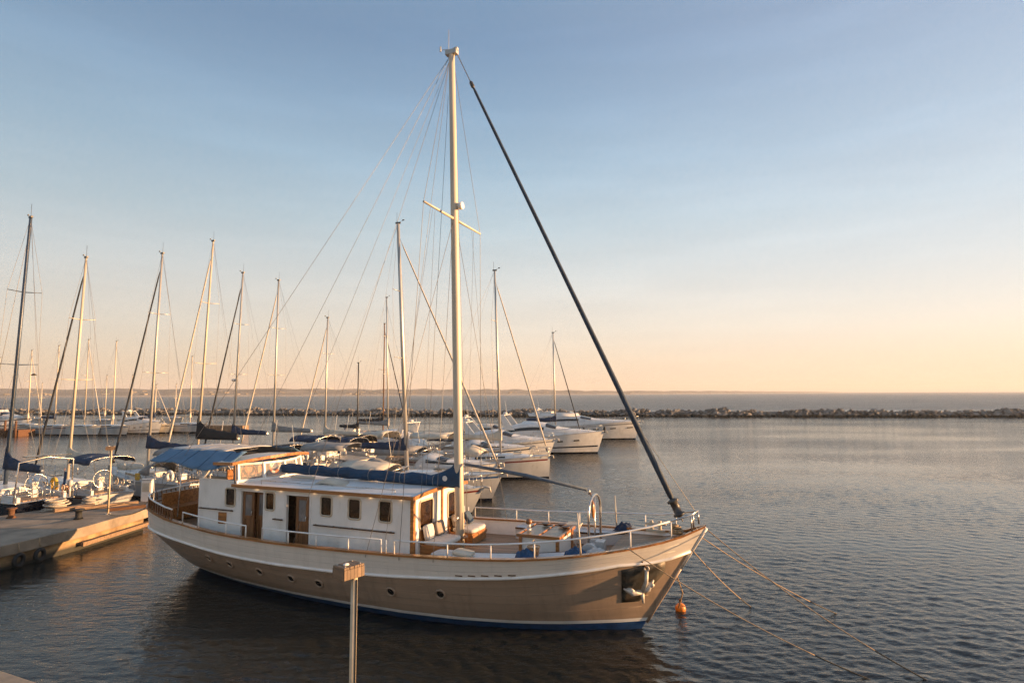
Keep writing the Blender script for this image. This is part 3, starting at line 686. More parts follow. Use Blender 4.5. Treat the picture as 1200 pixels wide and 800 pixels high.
    for sd in (-1, 1):
        b.bar((-13.38, sd*1.56, 3.48), (-13.46, sd*1.53, 4.08), .09, .09); b.bar((-14.95, sd*1.56, 3.48), (-14.6, sd*1.55, 3.92), .07, .07); b.bar((-15.0, sd*1.6, 3.53), (-13.25, sd*1.6, 3.53), .09, .06)
    b.build('wheelhouse_post', M['white'], t)
    # dark door post line in the forward corner
    b = MB(); b.bar((-13.33, -1.63, 3.46), (-13.42, -1.60, 4.1), .05, .05); b.build('corner_trim', M['darkwood'], t)
    MB().box((-13.9, .3, 2.95), (.5, 2.2, .7)).build('helm_console', M['varnish'], t, bevel=.02)
    wh = MB().ring((-14.2, -.2, 3.55), .34, .02, 'X', 20, 6)
    for k in range(6): a = k*math.pi/3; wh.tube([(-14.2, -.2, 3.55), (-14.2, -.2+.42*math.cos(a), 3.55+.42*math.sin(a))], .013, 5)
    wh.build('helm_wheel', M['varnish'], t)
    b = MB(); hw2 = 1.86
    fx = [-13.28, -13.02, -12.78, -12.68, -12.78, -13.02, -13.28]; yy = [-hw2, -1.3, -.7, 0, .7, 1.3, hw2]
    top = []
    for f_ in (0, .33, .66, 1.):
        top.append([Vector((-14.1+f_*(x+14.1), y, 4.13+.16*(1-(y/hw2)**2)+.04*f_)) for x, y in zip(fx, yy)])
    b.grid(top, True, flip=True); b.grid([[p-Vector((0, 0, .06)) for p in r] for r in top], True)
    b.build('hard_top', M['roof2'], t)
    b = MB()
    for k in range(6): b.bar(Vector((fx[k]+.02, yy[k], 4.14+.16*(1-(yy[k]/hw2)**2))), Vector((fx[k+1]+.02, yy[k+1], 4.14+.16*(1-(yy[k+1]/hw2)**2))), .05, .10)
    for sd in (-1, 1): b.bar((-14.1, sd*1.87, 4.12), (-13.28, sd*1.87, 4.14), .05, .10)
    b.build('top_edge', M['varnish'], t)
    # awning: white crown with blue strips down both sides
    def aw(x, y):
        q = abs(y)/1.9; z = 4.50-.10*q**2
        if q > .58: z -= (q-.58)/.42*(.30+.22*math.exp(-((x+14.6)/.85)**2))
        return Vector((x, y, z+.02*math.sin(x*5)*q+.012*math.sin(x*11+y*6)))
    xa = [-17.15+2.75*k/12 for k in range(13)]
    MB().grid([[aw(x, y) for y in np.linspace(-1.1, 1.1, 9)] for x in xa], True, flip=True).build('awning_crown', M['cream2'], t, solid=.015)
    for sd in (-1, 1):
        MB().grid([[aw(min(x, -13.35), sd*y) for y in np.linspace(1.1, 1.92, 7)] for x in [-17.15+3.75*k/16 for k in range(17)]], True, flip=(sd > 0)).build('awning_side', M['awning'], t, solid=.012)
    for sd in (-1, 1):
        for x in (-16.4, -15.6, -14.8, -14.0): MB().tube([aw(x, sd*y)+Vector((0, 0, .012)) for y in np.linspace(1.1, 1.9, 6)], .012, 4).build('awning_seam', M['awnseam'], t)
    for x in (-16.4, -15.6, -14.9): MB().tube([aw(x, y)+Vector((0, 0, .012)) for y in np.linspace(-1.1, 1.1, 9)], .010, 4).build('awning_seam', M['greycan'], t)
    b = MB()
    for sd in (-1, 1):
        b.tube([aw(x, sd*1.9)+Vector((0, 0, -.015)) for x in xa], .016, 6)
        b.tube([railpt(-17.0, sd, .05), Vector((-17.05, sd*1.75, 4.0))], .018, 6); b.tube([Vector((-15.6, sd*1.95, 2.25)), aw(-15.6, sd*1.85)], .018, 6)
    b.tube([aw(-17.12, y) for y in np.linspace(-1.9, 1.9, 9)], .016, 6)
    b.build('awning_frame', M['steel'], t)
    b = MB(); b.tube([(-13.9, -.9, 4.4), (-13.75, -1.25, 4.46), (-13.4, -.6, 4.55)], .02, 6); b.tube([(-13.6, .5, 4.35), (-13.6, .5, 5.2)], .012, 5); b.build('roof_antenna', M['darkalu'], t)

    # ---------------- after deck: slatted rail, bench, table
    xr = [-17.9, -17.6, -17.2, -16.8, -16.4, -16.0, -15.6]
    for sd in (-1, 1):
        b = MB(); pts = [railpt(x, sd, .40) for x in xr]; b.tube(pts, .03, 8); rl = b.build('stern_rail', M['white'], t)
        s_ = MB()
        k = -17.85
        while k < -15.6:
            p = railpt(k, sd, .04, -.02); q = railpt(k, sd, .38, -.02); s_.bar(p, q, .055, .022, up=(1, 0, 0)); k += .17
        s_.tube([railpt(x, sd, .10, -.02) for x in xr], .014, 5); s_.build('rail_slats', M['doorwood'], rl)
    b = MB(); b.tube([railpt(-17.93, -1, .40), Vector((-18.05, 0, 2.86)), railpt(-17.93, 1, .40)], .03, 8); rl = b.build('stern_rail', M['white'], t)
    s_ = MB()
    for y in np.linspace(-.9, .9, 10): s_.bar((-17.98, y, 2.50), (-18.03, y, 2.83), .055, .022, up=(0, 1, 0))
    s_.bar((-18.0, -.95, 2.62), (-18.0, .95, 2.62), .03, .03)
    s_.build('rail_slats', M['doorwood'], rl)
    b = MB(); b.box((-16.9, 0, 2.32), (.55, 2.6, .08)); b.box((-16.9, 0, 2.1), (.5, 2.5, .4)); b.box((-17.2, 0, 2.6), (.06, 2.6, .5)); b.build('stern_bench', M['varnish'], t, bevel=.01)
    b = MB(); b.box((-15.6, .9, 2.3), (.8, .5, .08)); b.box((-15.6, .9, 2.05), (.7, .4, .45)); b.build('deck_locker', M['varnish'], t, bevel=.01)

    # ---------------- rails along the deck
    def rail(xs_, sd, h, close0=False, close1=False):
        tops = [railpt(x, sd, h(x) if callable(h) else h, -.03) for x in xs_]
        b = MB()
        pts = list(tops)
        if close0: pts = [railpt(xs_[0], sd, .03, -.03)]+pts
        if close1: pts = pts+[railpt(xs_[-1], sd, .03, -.03)]
        b.tube(pts, .024, 8)
        r_ = b.build('guard_rail', M['white'], t)
        return r_
    hb = lambda x: .40 if x < -4 else .40+.02*(x+4)
    segs = [([-15.0, -14.2, -13.4, -12.6, -11.85], True, True), ([-11.15, -10.3, -9.4, -8.4, -7.4, -6.78], True, True), ([-6.35, -5.6, -4.8, -4, -3.2, -2.4, -1.6, -.8, -.1, .5, 1.0], True, False)]
    for sd in (-1, 1):
        for xs_, a_, c_ in segs:
            r_ = rail(xs_, sd, hb, a_, c_)
    for sd in (-1, 1):
        for x in (-14.1, -12.75, -10.1, -9.05, -7.9, -6.62, -4.72, -3.5, -2.35, -.02, 1.02):
            h_ = hb(x) if x > -6.7 or x < -6.5 else .40
            MB().tube([railpt(x, sd, .02, -.03), railpt(x, sd, hb(x), -.03)], .02, 8).build('stanchion', M['white'], t)
    # raised pulpit at the stem
    b = MB(); b.tube([railpt(1.0, -1, hb(1.0), -.03), Vector((1.42, -.28, 3.22)), Vector((1.58, 0, 3.30)), Vector((1.42, .28, 3.22)), railpt(1.0, 1, hb(1.0), -.03)], .026, 8)
    for sd in (-1, 1): b.tube([Vector((1.42, sd*.28, 3.22)), Vector((1.44, sd*.24, 2.78))], .022, 8)
    b.tube([(1.58, 0, 3.30), (1.60, 0, 2.95)], .024, 8)
    b.build('pulpit', M['steel'], t)
    MB().tube([railpt(-1.22, -1, -.05, -.12), railpt(-1.30, -1, 1.10, -.12)], [.028, .02], 8).build('flag_staff', M['spar'], t)
    MB().tube([railpt(-1.0, 1, 0, -.1), railpt(-1.05, 1, 1.0, -.1)], [.024, .016], 8).build('flag_staff', M['spar'], t)

    # ---------------- masts and rig
    mb_, mt_ = Vector((-5.62, 0, 1.5)), Vector((-6.02, 0, 17.95))
    def mp_(z): return mb_.lerp(mt_, (z-1.5)/(17.95-1.5))
    b = MB(); zs = [1.5, 4, 8, 12, 15, 17.95]
    b.tube([mp_(z) for z in zs], [.145, .145, .138, .128, .115, .10], 18); mast = b.build('main_mast', M['spar'], t)
    b = MB(); b.box(mt_+Vector((0, 0, .06)), (.42, .20, .16)); b.box(mt_+Vector((.16, 0, .15)), (.14, .12, .1)); b.tube([mt_+Vector((-.12, 0, .1)), mt_+Vector((-.12, 0, .9))], .012, 5); b.tube([mt_+Vector((-.12, .0, .2)), mt_+Vector((-.40, -.1, .18))], .012, 5)
    b.tube([mt_+Vector((-.38, -.1, .12)), mt_+Vector((-.38, -.1, .3))], .03, 6)
    b.build('masthead', M['alu'], mast, bevel=.01)
    sp = mp_(12.22)
    for sd in (-1, 1):
        MB().tube([sp, sp+Vector((0, sd*2.0, 0))], [.045, .034], 8).build('spreader', M['spar'], mast)
    MB().tube([sp+Vector((.16, 0, .42)), sp+Vector((.30, 0, .42))], [.12, .12], 10).build('mast_light', M['white'], mast)
    for z_, sd in ((2.6, -1), (2.3, 1)): MB().tube([mp_(z_)+Vector((0, sd*.14, 0)), mp_(z_)+Vector((0, sd*.20, 0)), mp_(z_)+Vector((0, sd*.23, 0)), mp_(z_)+Vector((0, sd*.29, 0))], [.06, .075, .05, .075], 12).build('mast_winch', M['steel'], mast)
    MB().ring(mp_(2.0), .22, .03, 'Z', 18, 6).build('pin_rail', M['varnish'], mast)
    # wires
    def wire(name, p, q, r_=.011, m='wire'): return MB().tube([p, q], r_, 5).build(name, M[m], t)
    head = mt_+Vector((0, 0, -.1)); hnd = mp_(12.1)
    for sd in (-1, 1):
        tip = sp+Vector((0, sd*2.0, 0)); o = MB().tube([head+Vector((0, sd*.1, 0)), tip, railpt(-6.15, sd, -.1, .05)], .008, 5).build('shroud', M['wire'], t)
        for x in (-7.25, -5.1): wire('shroud', hnd+Vector((0, sd*.12, 0)), railpt(x, sd, -.1, .05), .008)
        for x in (-6.7, -5.6): wire('flag_halyard', sp+Vector((0, sd*(1.45 if x < -6 else 1.3), -.08)), railpt(x, sd, .0, -.03), .005, 'wire')
        wire('backstay', head+Vector((-.1, 0, 0)), railpt(-17.3, sd, .0, 0), .0075)
        wire('running_stay', head+Vector((-.1, 0, -.15)), railpt(-9.9, sd, .0, 0), .007)
    wire('topping_lift', head+Vector((-.12, .05, -.1)), Vector((-12.7, .05, 4.0)), .006, 'wire')
    for q in ((-6.75, -.2, 3.5), (-5.45, .2, 1.8)): wire('halyard', mp_(16.5)+Vector((-.16 if q[0] < -6.5 else .1, 0, 0)), Vector(q), .007, 'wire')
    # forestay with the long rolled jib
    fa, fbm = mt_+Vector((.2, 0, -.02)), Vector((1.18, 0, 2.98))
    def fs_(k): return fa.lerp(fbm, k)
    wire('forestay', fa, fbm, .016)
    b = MB(); ks = [.085, .09, .10, .2, .35, .5, .65, .8, .9, .955, .965]
    b.tube([fs_(k) for k in ks], [.02, .035, .045, .052, .058, .064, .072, .080, .085, .080, .04], 12); b.build('furled_jib', M['furl'], t)
    b = MB().tube([fs_(k) for k in (.960, .9625, .966, .9665, .985, .9855, .989, .992)], [.05, .16, .16, .11, .11, .16, .16, .04], 14); b.build('furling_drum', M['darkalu'], t)
    MB().tube([fs_(.072), fs_(.076), fs_(.086), fs_(.09)], [.03, .065, .065, .03], 8).build('halyard_swivel', M['darkalu'], t)
    wire('sheet', fs_(.82), Vector((1.5, 0, 3.3)), .009, 'palerope')
    # boom under its blue cover, jib boom
    b = MB().tube([(-5.75, 0, 3.62), (-12.75, 0, 3.78)], .09, 10); bm = b.build('boom', M['spar'], t)
    rows = []
    for k in range(21):
        f_ = k/20; x = -5.58-7.25*f_
        hi = (.80*math.exp(-f_/.045)+.21+.03*math.sin(k*1.7)+.02*math.sin(k*3.9))*(1 if k < 20 else .6); lo = .16-.02*f_+.015*math.sin(k*2.7)
        wd = .18-.04*f_+.015*math.sin(k*2.3); cz = 3.64+.15*f_
        if k == 0: wd = .17
        ring = []
        for j in range(14):
            a = 2*math.pi*j/14; y = wd*math.sin(a); z = math.cos(a); z = z*hi if z > 0 else z*lo
            if z > .3: y *= max(.42, 1-(z-.3)*1.1)
            ring.append(Vector((x, y, cz+z)))
        rows.append(ring)
    b = MB().grid(rows, True, closeu=True); b.poly(rows[0][::-1]); b.poly(rows[-1]); cv = b.build('boom_cover', M['boomblue'], bm)
    em = MB(); c = Vector((-6.08, -.175, 3.80)); em.poly([c+Vector((.085*math.cos(a), -.012, .085*math.sin(a))) for a in [k*math.pi/9 for k in range(18)]]); em.build('white_patch', M['whiteplastic'], cv, solid=.008)
    b = MB()
    for f_ in (.13, .3, .47, .64, .81):
        x = -5.58-7.25*f_; cz = 3.64+.15*f_; b.ring((x, 0, cz+.03), .20, .006, 'X', 16, 4)
    b.build('cover_tie', M['palerope'], cv)
    b = MB().tube([(-5.45, 0, 4.25), (-3.4, 0, 4.0), (-1.5, 0, 3.68)], [.045, .06, .042], 10); jb = b.build('jib_boom', M['jibcover'], t)
    # gallows frame with its block
    b = MB(); pts = [Vector((-1.3, -.62, 1.7)), Vector((-1.3, -.62, 3.05))]
    for k in range(9): a = math.pi*(1-k/8); pts.append(Vector((-1.3, .06+.68*math.cos(a), 3.12+.42*math.sin(a))))
    pts += [Vector((-1.3, .74, 3.05)), Vector((-1.3, .74, 1.7))]
    b.tube(pts, .034, 8); b.tube([(-1.3, .06, 1.7), (-1.3, .06, 3.55)], .028, 8); b.tube([(-1.45, .06, 3.54), (-1.45, .06, 3.70)], .03, 8)
    b.build('boom_gallows', M['steel'], t)
    b = MB(); b.ball((-1.32, -.02, 3.12), (.05, .10, .24), 10, 7); b.tube([(-1.34, 0, 3.3), (-1.4, 0, 3.6)], .018, 6); b.build('block', M['varnish'], t)
    # windlass and deck gear
    b = MB(); b.tube([(-1.25, -.75, 2.12), (-1.25, .1, 2.12)], [.16, .16], 16); b.tube([(-1.25, -.85, 2.12), (-1.25, -.72, 2.12)], [.24, .24], 16); b.tube([(-1.25, -.25, 2.12), (-1.25, -.15, 2.12)], [.24, .24], 16); b.box((-1.25, -.3, 1.9), (.55, .8, .3)); b.box((-1.05, -.3, 2.2), (.25, .35, .3))
    b.build('windlass', M['gel2'], t, bevel=.01)
    for sd in (1,):
        b = MB(); c = railpt(.35, sd, .05, -.22)
        b.box(c+Vector((0, 0, .02)), (.55, .16, .06)); b.tube([c+Vector((-.12, 0, 0)), c+Vector((-.12, 0, .30))], .05, 10); b.tube([c+Vector((.12, 0, 0)), c+Vector((.12, 0, .30))], .05, 10); b.tube([c+Vector((-.3, 0, .2)), c+Vector((.3, 0, .2))], .035, 8)
        b.build('mooring_bitt', M['cream_trim'], t, bevel=.01)
    # coil of rope heaped at the stem
    b = MB()
    for k in range(5): b.ring((.98+.05*math.sin(k), .05*math.cos(k*2), 2.66+.05*k), .17-.018*k, .028, 'Z', 16, 6)
    b.build('rope_heap', M['rope'], t)
    # anchor plate and anchor on the near bow
    u0_, poly = .0, []
    def onbow(x, z, off): return hullp(ux(x, z), z, -1, off)
    rows = []
    for f_ in np.linspace(0, 1, 7):
        row = []
        for g_ in np.linspace(0, 1, 6):
            x0 = -.40+.10*f_; x1 = .02+.72*min(1, f_*1.35) if f_ < .72 else .72+.08*(f_-.72)
            z = .86+(1.83-.86)*f_+(.17*f_)*g_
            row.append(onbow(x0+(x1-x0)*g_, z, .012))
        rows.append(row)
    MB().grid(rows, True, flip=True).build('anchor_plate', M['plate'], t, solid=.012)
    b = MB(); A0 = onbow(.30, 1.78, .10); A1 = onbow(.16, 1.20, .20)
    b.tube([A0, A0.lerp(A1, .5)+Vector((.05, -.05, 0)), A1], [.05, .055, .065], 8)
    for e, s1 in ((onbow(-.28, 1.32, .16), 1), (onbow(.45, 1.52, .18), 1)):
        mid = A1.lerp(e, .5)+Vector((0, -.03, -.07)); b.tube([A1, mid, e], [.06, .085, .02], 8)
        b.ball(A1.lerp(e, .66)+Vector((0, -.02, -.02)), (.13, .05, .08), 8, 6)
    b.tube([A1+Vector((-.02, 0, .02)), A1+Vector((.03, -.04, -.28))], [.07, .03], 8)
    b.ring(A0+Vector((0, 0, .06)), .06, .02, 'Y', 12, 6)
    b.build('anchor', M['galv'], t)
    MB().tube([A0+Vector((0, 0, .08)), onbow(.20, 2.05, .03)], .02, 6).build('anchor_chain', M['rust'], t)

    # ---------------- deck furniture that is built in: skylight
    b = MB(); cx, cy_ = -2.76, .03; lx_, ly_ = 1.22, 1.5
    b.box((cx, cy_, 1.98), (lx_-.12, ly_-.12, .82)); sk = b.build('skylight', M['white'], t)
    b = MB()
    for sx in (-1, 1):
        for sy in (-1, 1): b.box((cx+sx*(lx_/2-.05), cy_+sy*(ly_/2-.05), 1.98), (.09, .09, .86))
    for sx in (-1, 1): b.box((cx+sx*(lx_/2+.01), cy_, 2.40), (.08, ly_+.1, .09))
    for sy in (-1, 1): b.box((cx, cy_+sy*(ly_/2+.01), 2.40), (lx_-.06, .08, .09))
    b.box((cx, cy_, 2.425), (.05, ly_-.06, .05)); b.build('skylight_frame', M['varnish'], sk, bevel=.008)
    for sx in (-1, 1): MB().box((cx+sx*.29, cy_, 2.405), (.50, ly_-.1, .03)).build('pane', M['frostglass'], sk)
    return t
SHIP = ship()

def W2(x, y, z):
    c, s = math.cos(SHIP_RZ), math.sin(SHIP_RZ)
    return Vector((SHIP_LOC[0]+x*c-y*s, SHIP_LOC[1]+x*s+y*c, z))
def shiploc(o, p): o.location = W2(*p); o.rotation_euler = (0, 0, SHIP_RZ); return o

# benches, cushions and pillows on the foredeck
def bench(loc, wid, label):
    t = thing('deck_bench', label, 'bench'); shiploc(t, loc)
    b = MB().box((0, 0, .21), (.84, wid, .34)); b.build('seat_box', M['varnish'], t, bevel=.012)
    b = MB()
    b.box((.0, -wid/2+.03, .39), (.86, .05, .03)).box((.0, wid/2-.03, .39), (.86, .05, .03)).box((.44, 0, .30), (.03, wid+.02, .09)); b.build('seat_trim', M['varnish'], t)
    MB().box((-.42, 0, .55), (.05, wid, .5), ry=R(-6)).build('backrest', M['varnish'], t, bevel=.01)
    return t
def pad(name, loc, d, m, label, cat, tilt=(0, 0, 0), group=None):
    b = MB().ball((0, 0, 0), (d[0]/2, d[1]/2, d[2]/2), 28, 14, sq=.38)
    o = b.build(name, m); o.location = W2(*loc)
    o.rotation_euler = (Matrix.Rotation(SHIP_RZ, 3, 'Z') @ Matrix.Rotation(tilt[2], 3, 'Z') @ Matrix.Rotation(tilt[1], 3, 'Y') @ Matrix.Rotation(tilt[0], 3, 'X')).to_euler()
    return tag(o, label, cat, group)
bench((-5.93, -.66, 1.57), 1.12, 'varnished deck bench against the house front, the one nearer the camera')
bench((-5.90, 1.12, 1.57), 1.10, 'varnished deck bench behind the main mast foot, on the far side')
G1 = 'cushions on the foredeck benches'
pad('seat_cushion', (-5.88, -.66, 2.03), (.84, 1.10, .15), M['cushion'], 'pale flat seat cushion on the bench nearer the camera', 'cushion', group=G1)
pad('seat_cushion', (-5.85, 1.12, 2.03), (.84, 1.08, .15), M['cushion'], 'pale flat seat cushion on the bench behind the mast', 'cushion', group=G1)
pad('pillow', (-6.20, -.95, 2.31), (.16, .46, .44), M['cushion'], 'pale upright pillow leaning at the left end of the nearer bench', 'pillow', (0, R(-12), 0), G1)
pad('pillow', (-6.16, -.36, 2.31), (.16, .50, .44), M['taupecush'], 'taupe upright pillow right of the pale one on the nearer bench', 'pillow', (0, R(-14), 0), G1)
pad('pillow', (-6.18, .84, 2.31), (.16, .44, .42), M['taupecush'], 'taupe pillow on the far bench just behind the mast', 'pillow', (0, R(-12), 0), G1)
pad('pillow', (-6.05, 1.45, 2.30), (.16, .46, .42), M['bluecloth2'], 'dark blue pillow lying on the far bench right of the mast', 'pillow', (0, R(-34), R(10)), G1)
pad('folded_mattress', (-4.95, -2.0, 2.00), (.95, .62, .14), M['cushion'], 'pale folded sun mattress lying inside the near rail below the benches', 'mattress')
pad('folded_mattress', (-4.50, -2.0, 2.10), (.55, .50, .10), M['cream'], 'cream folded sun mattress half on top of the pale one', 'mattress', (0, R(6), 0))
def cloth(name, loc, d, m, label, seed):
    r = random.Random(seed); b = MB(); n = 14; rows = []
    for i in range(n+1):
        row = []
        for j in range(n+1):
            a, c = i/n*2-1, j/n*2-1; h = max(0, 1-(abs(a)**2.2+abs(c)**2.2))**.6
            row.append(Vector((a*d[0]/2*(1+.1*math.sin(3*c+seed)), c*d[1]/2*(1+.1*math.sin(4*a)), h*d[2]*(.8+.25*math.sin(a*7+seed)*math.cos(c*5))+.01)))
        rows.append(row)
    b.grid(rows, True); o = b.build(name, m); o.location = W2(*loc); o.rotation_euler = (0, 0, SHIP_RZ); return tag(o, label, 'cloth')
cloth('blue_cloth', (-2.75, -1.75, 2.02), (.60, .45, .30), M['bluecloth'], 'blue cloth bundle on the white locker in front of the skylight', 1)
cloth('blue_cloth', (-1.45, -1.40, 2.12), (.62, .48, .28), M['bluecloth'], 'blue cloth bundle on the near locker beside the windlass', 2)
cloth('white_cloth', (-.95, -1.15, 2.17), (.60, .42, .20), M['whitecloth'], 'crumpled white cloth right of the blue bundle near the windlass', 3)
cloth('navy_bag', (-.75, 1.65, 2.25), (.62, .42, .26), M['navy'], 'dark blue bag lying on the far rail near the bow', 4)
# wooden bucket ring, small lantern and glasses on the skylight
o = thing('wooden_bucket', 'round wooden bucket standing on the near locker before the skylight', 'bucket'); shiploc(o, (-2.62, -1.5, 2.02))
b = MB().tube([(0, 0, 0), (0, 0, .30)], [.13, .17], 16); b.build('staves', M['varnish'], o); MB().ring((0, 0, .30), .17, .02, 'Z', 18, 6).build('hoop', M['rope'], o); MB().ring((0, 0, .34), .13, .012, 'X', 12, 5, 0, math.pi).build('handle', M['rope'], o)
o = thing('deck_lantern', 'brass and white lantern standing on the left end of the skylight', 'lantern'); shiploc(o, (-3.22, -.25, 2.445))
MB().cyl((0, 0, 0), .07, .06, 12).build('base', M['whiteplastic'], o); MB().cyl((0, 0, .06), .055, .14, 12).build('lens', M['whiteplastic'], o); MB().ball((0, 0, .25), (.10, .10, .09), 12, 8).build('cap', M['doorwood'], o)
for k, (x, y, lab) in enumerate(((-2.95, .55, 'low brown dish on the skylight behind the lantern'), (-2.45, .62, 'low brown dish in the middle of the far skylight edge'), (-2.25, .35, 'low brown dish near the right end of the skylight'))):
    o = MB().tube([(0, 0, 0), (0, 0, .05), (0, 0, .07)], [.09, .13, .13], 14).build('dish', M['darkwood']); o.location = W2(x, y, 2.445); tag(o, lab, 'dish', 'dishes on the skylight')
o = thing('folding_stool', 'white folding stool of crossed legs beyond the skylight', 'stool'); shiploc(o, (-2.3, 1.35, 1.62))
for sd in (-1, 1):
    MB().tube([(-.2, sd*.18, 0), (.2, sd*.18, .75)], .02, 6).build('leg', M['whiteplastic'], o); MB().tube([(.2, sd*.18, 0), (-.2, sd*.18, .75)], .02, 6).build('leg', M['whiteplastic'], o)
MB().box((0, 0, .76), (.46, .42, .03)).build('seat', M['cream'], o)
o = thing('lifebuoy', 'orange and white lifebuoy hanging inside the open wheelhouse window', 'lifebuoy'); shiploc(o, (-14.05, .9, 3.75))
for k in range(4):
    MB().ring((0, 0, 0), .24, .06, 'X', 8, 8, k*math.pi/2, k*math.pi/2+math.pi/4).build('band', M['orange'], o); MB().ring((0, 0, 0), .24, .058, 'X', 8, 8, k*math.pi/2+math.pi/4, (k+1)*math.pi/2).build('band', M['whiteplastic'], o)

# ------------------------------------------------------------------ other craft
def boat_hull(t, J, E, B, fb, hullm, stripe, tr=.36, sh=(1.0, .96, 1.28), deckm=None, stem=.75, smat=None, sfr=.78):
    RL = [(0, tr), (.12, min(.46, tr+.07)), (.4, .5), (.6, .47), (.78, .35), (.9, .19), (.96, .085), (1, .01)]
    WL = [(0, tr*.55), (.15, .36), (.45, .45), (.65, .37), (.82, .2), (.93, .07), (1, .008)]
    SH = [(0, sh[0]*fb), (.45, sh[1]*fb), (.75, (sh[1]*.4+sh[2]*.6)*fb), (1, sh[2]*fb)]
    def hp(u, z, sd):
        zr = interp(SH, u); f_ = max(0, z/zr)
        x0 = -E+.35*(1-f_); x1 = J-stem*(1-f_)*min(1, fb)
        y = B*(interp(WL, u)+(interp(RL, u)-interp(WL, u))*f_**.7) if z >= 0 else B*interp(WL, u)*max(0, 1+z/.6)**.5
        return Vector((x0+u*(x1-x0), sd*max(.008, y), z))
    U = [0, .03, .1, .2, .32, .45, .57, .68, .78, .86, .92, .96, .985, 1]
    zr = lambda u: interp(SH, u)
    def side(z0, z1, n):
        b = MB()
        for sd in (-1, 1): b.grid([[hp(u, z0(u)+(z1(u)-z0(u))*j/n, sd) for u in U] for j in range(n+1)], True, flip=(sd > 0))
        b.grid([[hp(0, z0(0)+(z1(0)-z0(0))*j/n, sd) for sd in (-1, 1)] for j in range(n+1)], False, flip=True)
        return b
    side(lambda u: .16, zr, 5).build('hull', hullm, t)
    side(lambda u: -.5, lambda u: .16, 2).build('bottom', stripe, t)
    if smat:
        for sd in (-1, 1):
            MB().grid([[hp(u, zr(u)*f_, sd)+Vector((0, sd*.007, 0)) for u in U[:-1]] for f_ in (sfr, sfr+.07)], True, flip=(sd > 0)).build('hull_stripe', smat, t)
    MB().grid([[hp(u, zr(u), sd)*1 if sd else Vector((hp(u, zr(u), 1).x, 0, zr(u)+.05)) for u in U] for sd in (-1, 0, 1)], True).build('deck', deckm or M['gel2'], t)
    b = MB()
    for sd in (-1, 1): b.tube([hp(u, zr(u)+.01, sd) for u in U], .03, 6)
    b.build('toe_rail', M['alu'], t)
    return hp, zr
def canvas_arch(name, x0, x1, hw, z0, z1, m, t, n=9, nose=0., frame=True):
    b = MB(); rows = []
    for i in range(5):
        f_ = i/4; x = x0+(x1-x0)*f_; row = []
        for k in range(n+1):
            a = math.pi*k/n; row.append(Vector((x, -hw*math.cos(a)*(1-.06*abs(f_-.5)), z0+(z1-z0)*math.sin(a)**.6*(1-nose*f_**2)+.03*math.sin(f_*9+k))))
        rows.append(row)
    b.grid(rows, True); o = b.build(name, m, t, solid=.015)
    if frame:
        f = MB()
        for x in (x0, (x0+x1)/2, x1):
            q = (x-x0)/(x1-x0); f.tube([Vector((x, -hw*math.cos(math.pi*k/n)*.97, z0+(z1-z0)*.96*math.sin(math.pi*k/n)**.6*(1-nose*q**2))) for k in range(n+1)], .016, 5)
            for sd in (-1, 1): f.tube([(x, sd*hw*.97, z0), ((x0+x1)/2, sd*hw, z0-.55)], .016, 5)
        f.build('bow_frame', M['steel'], o)
    return o
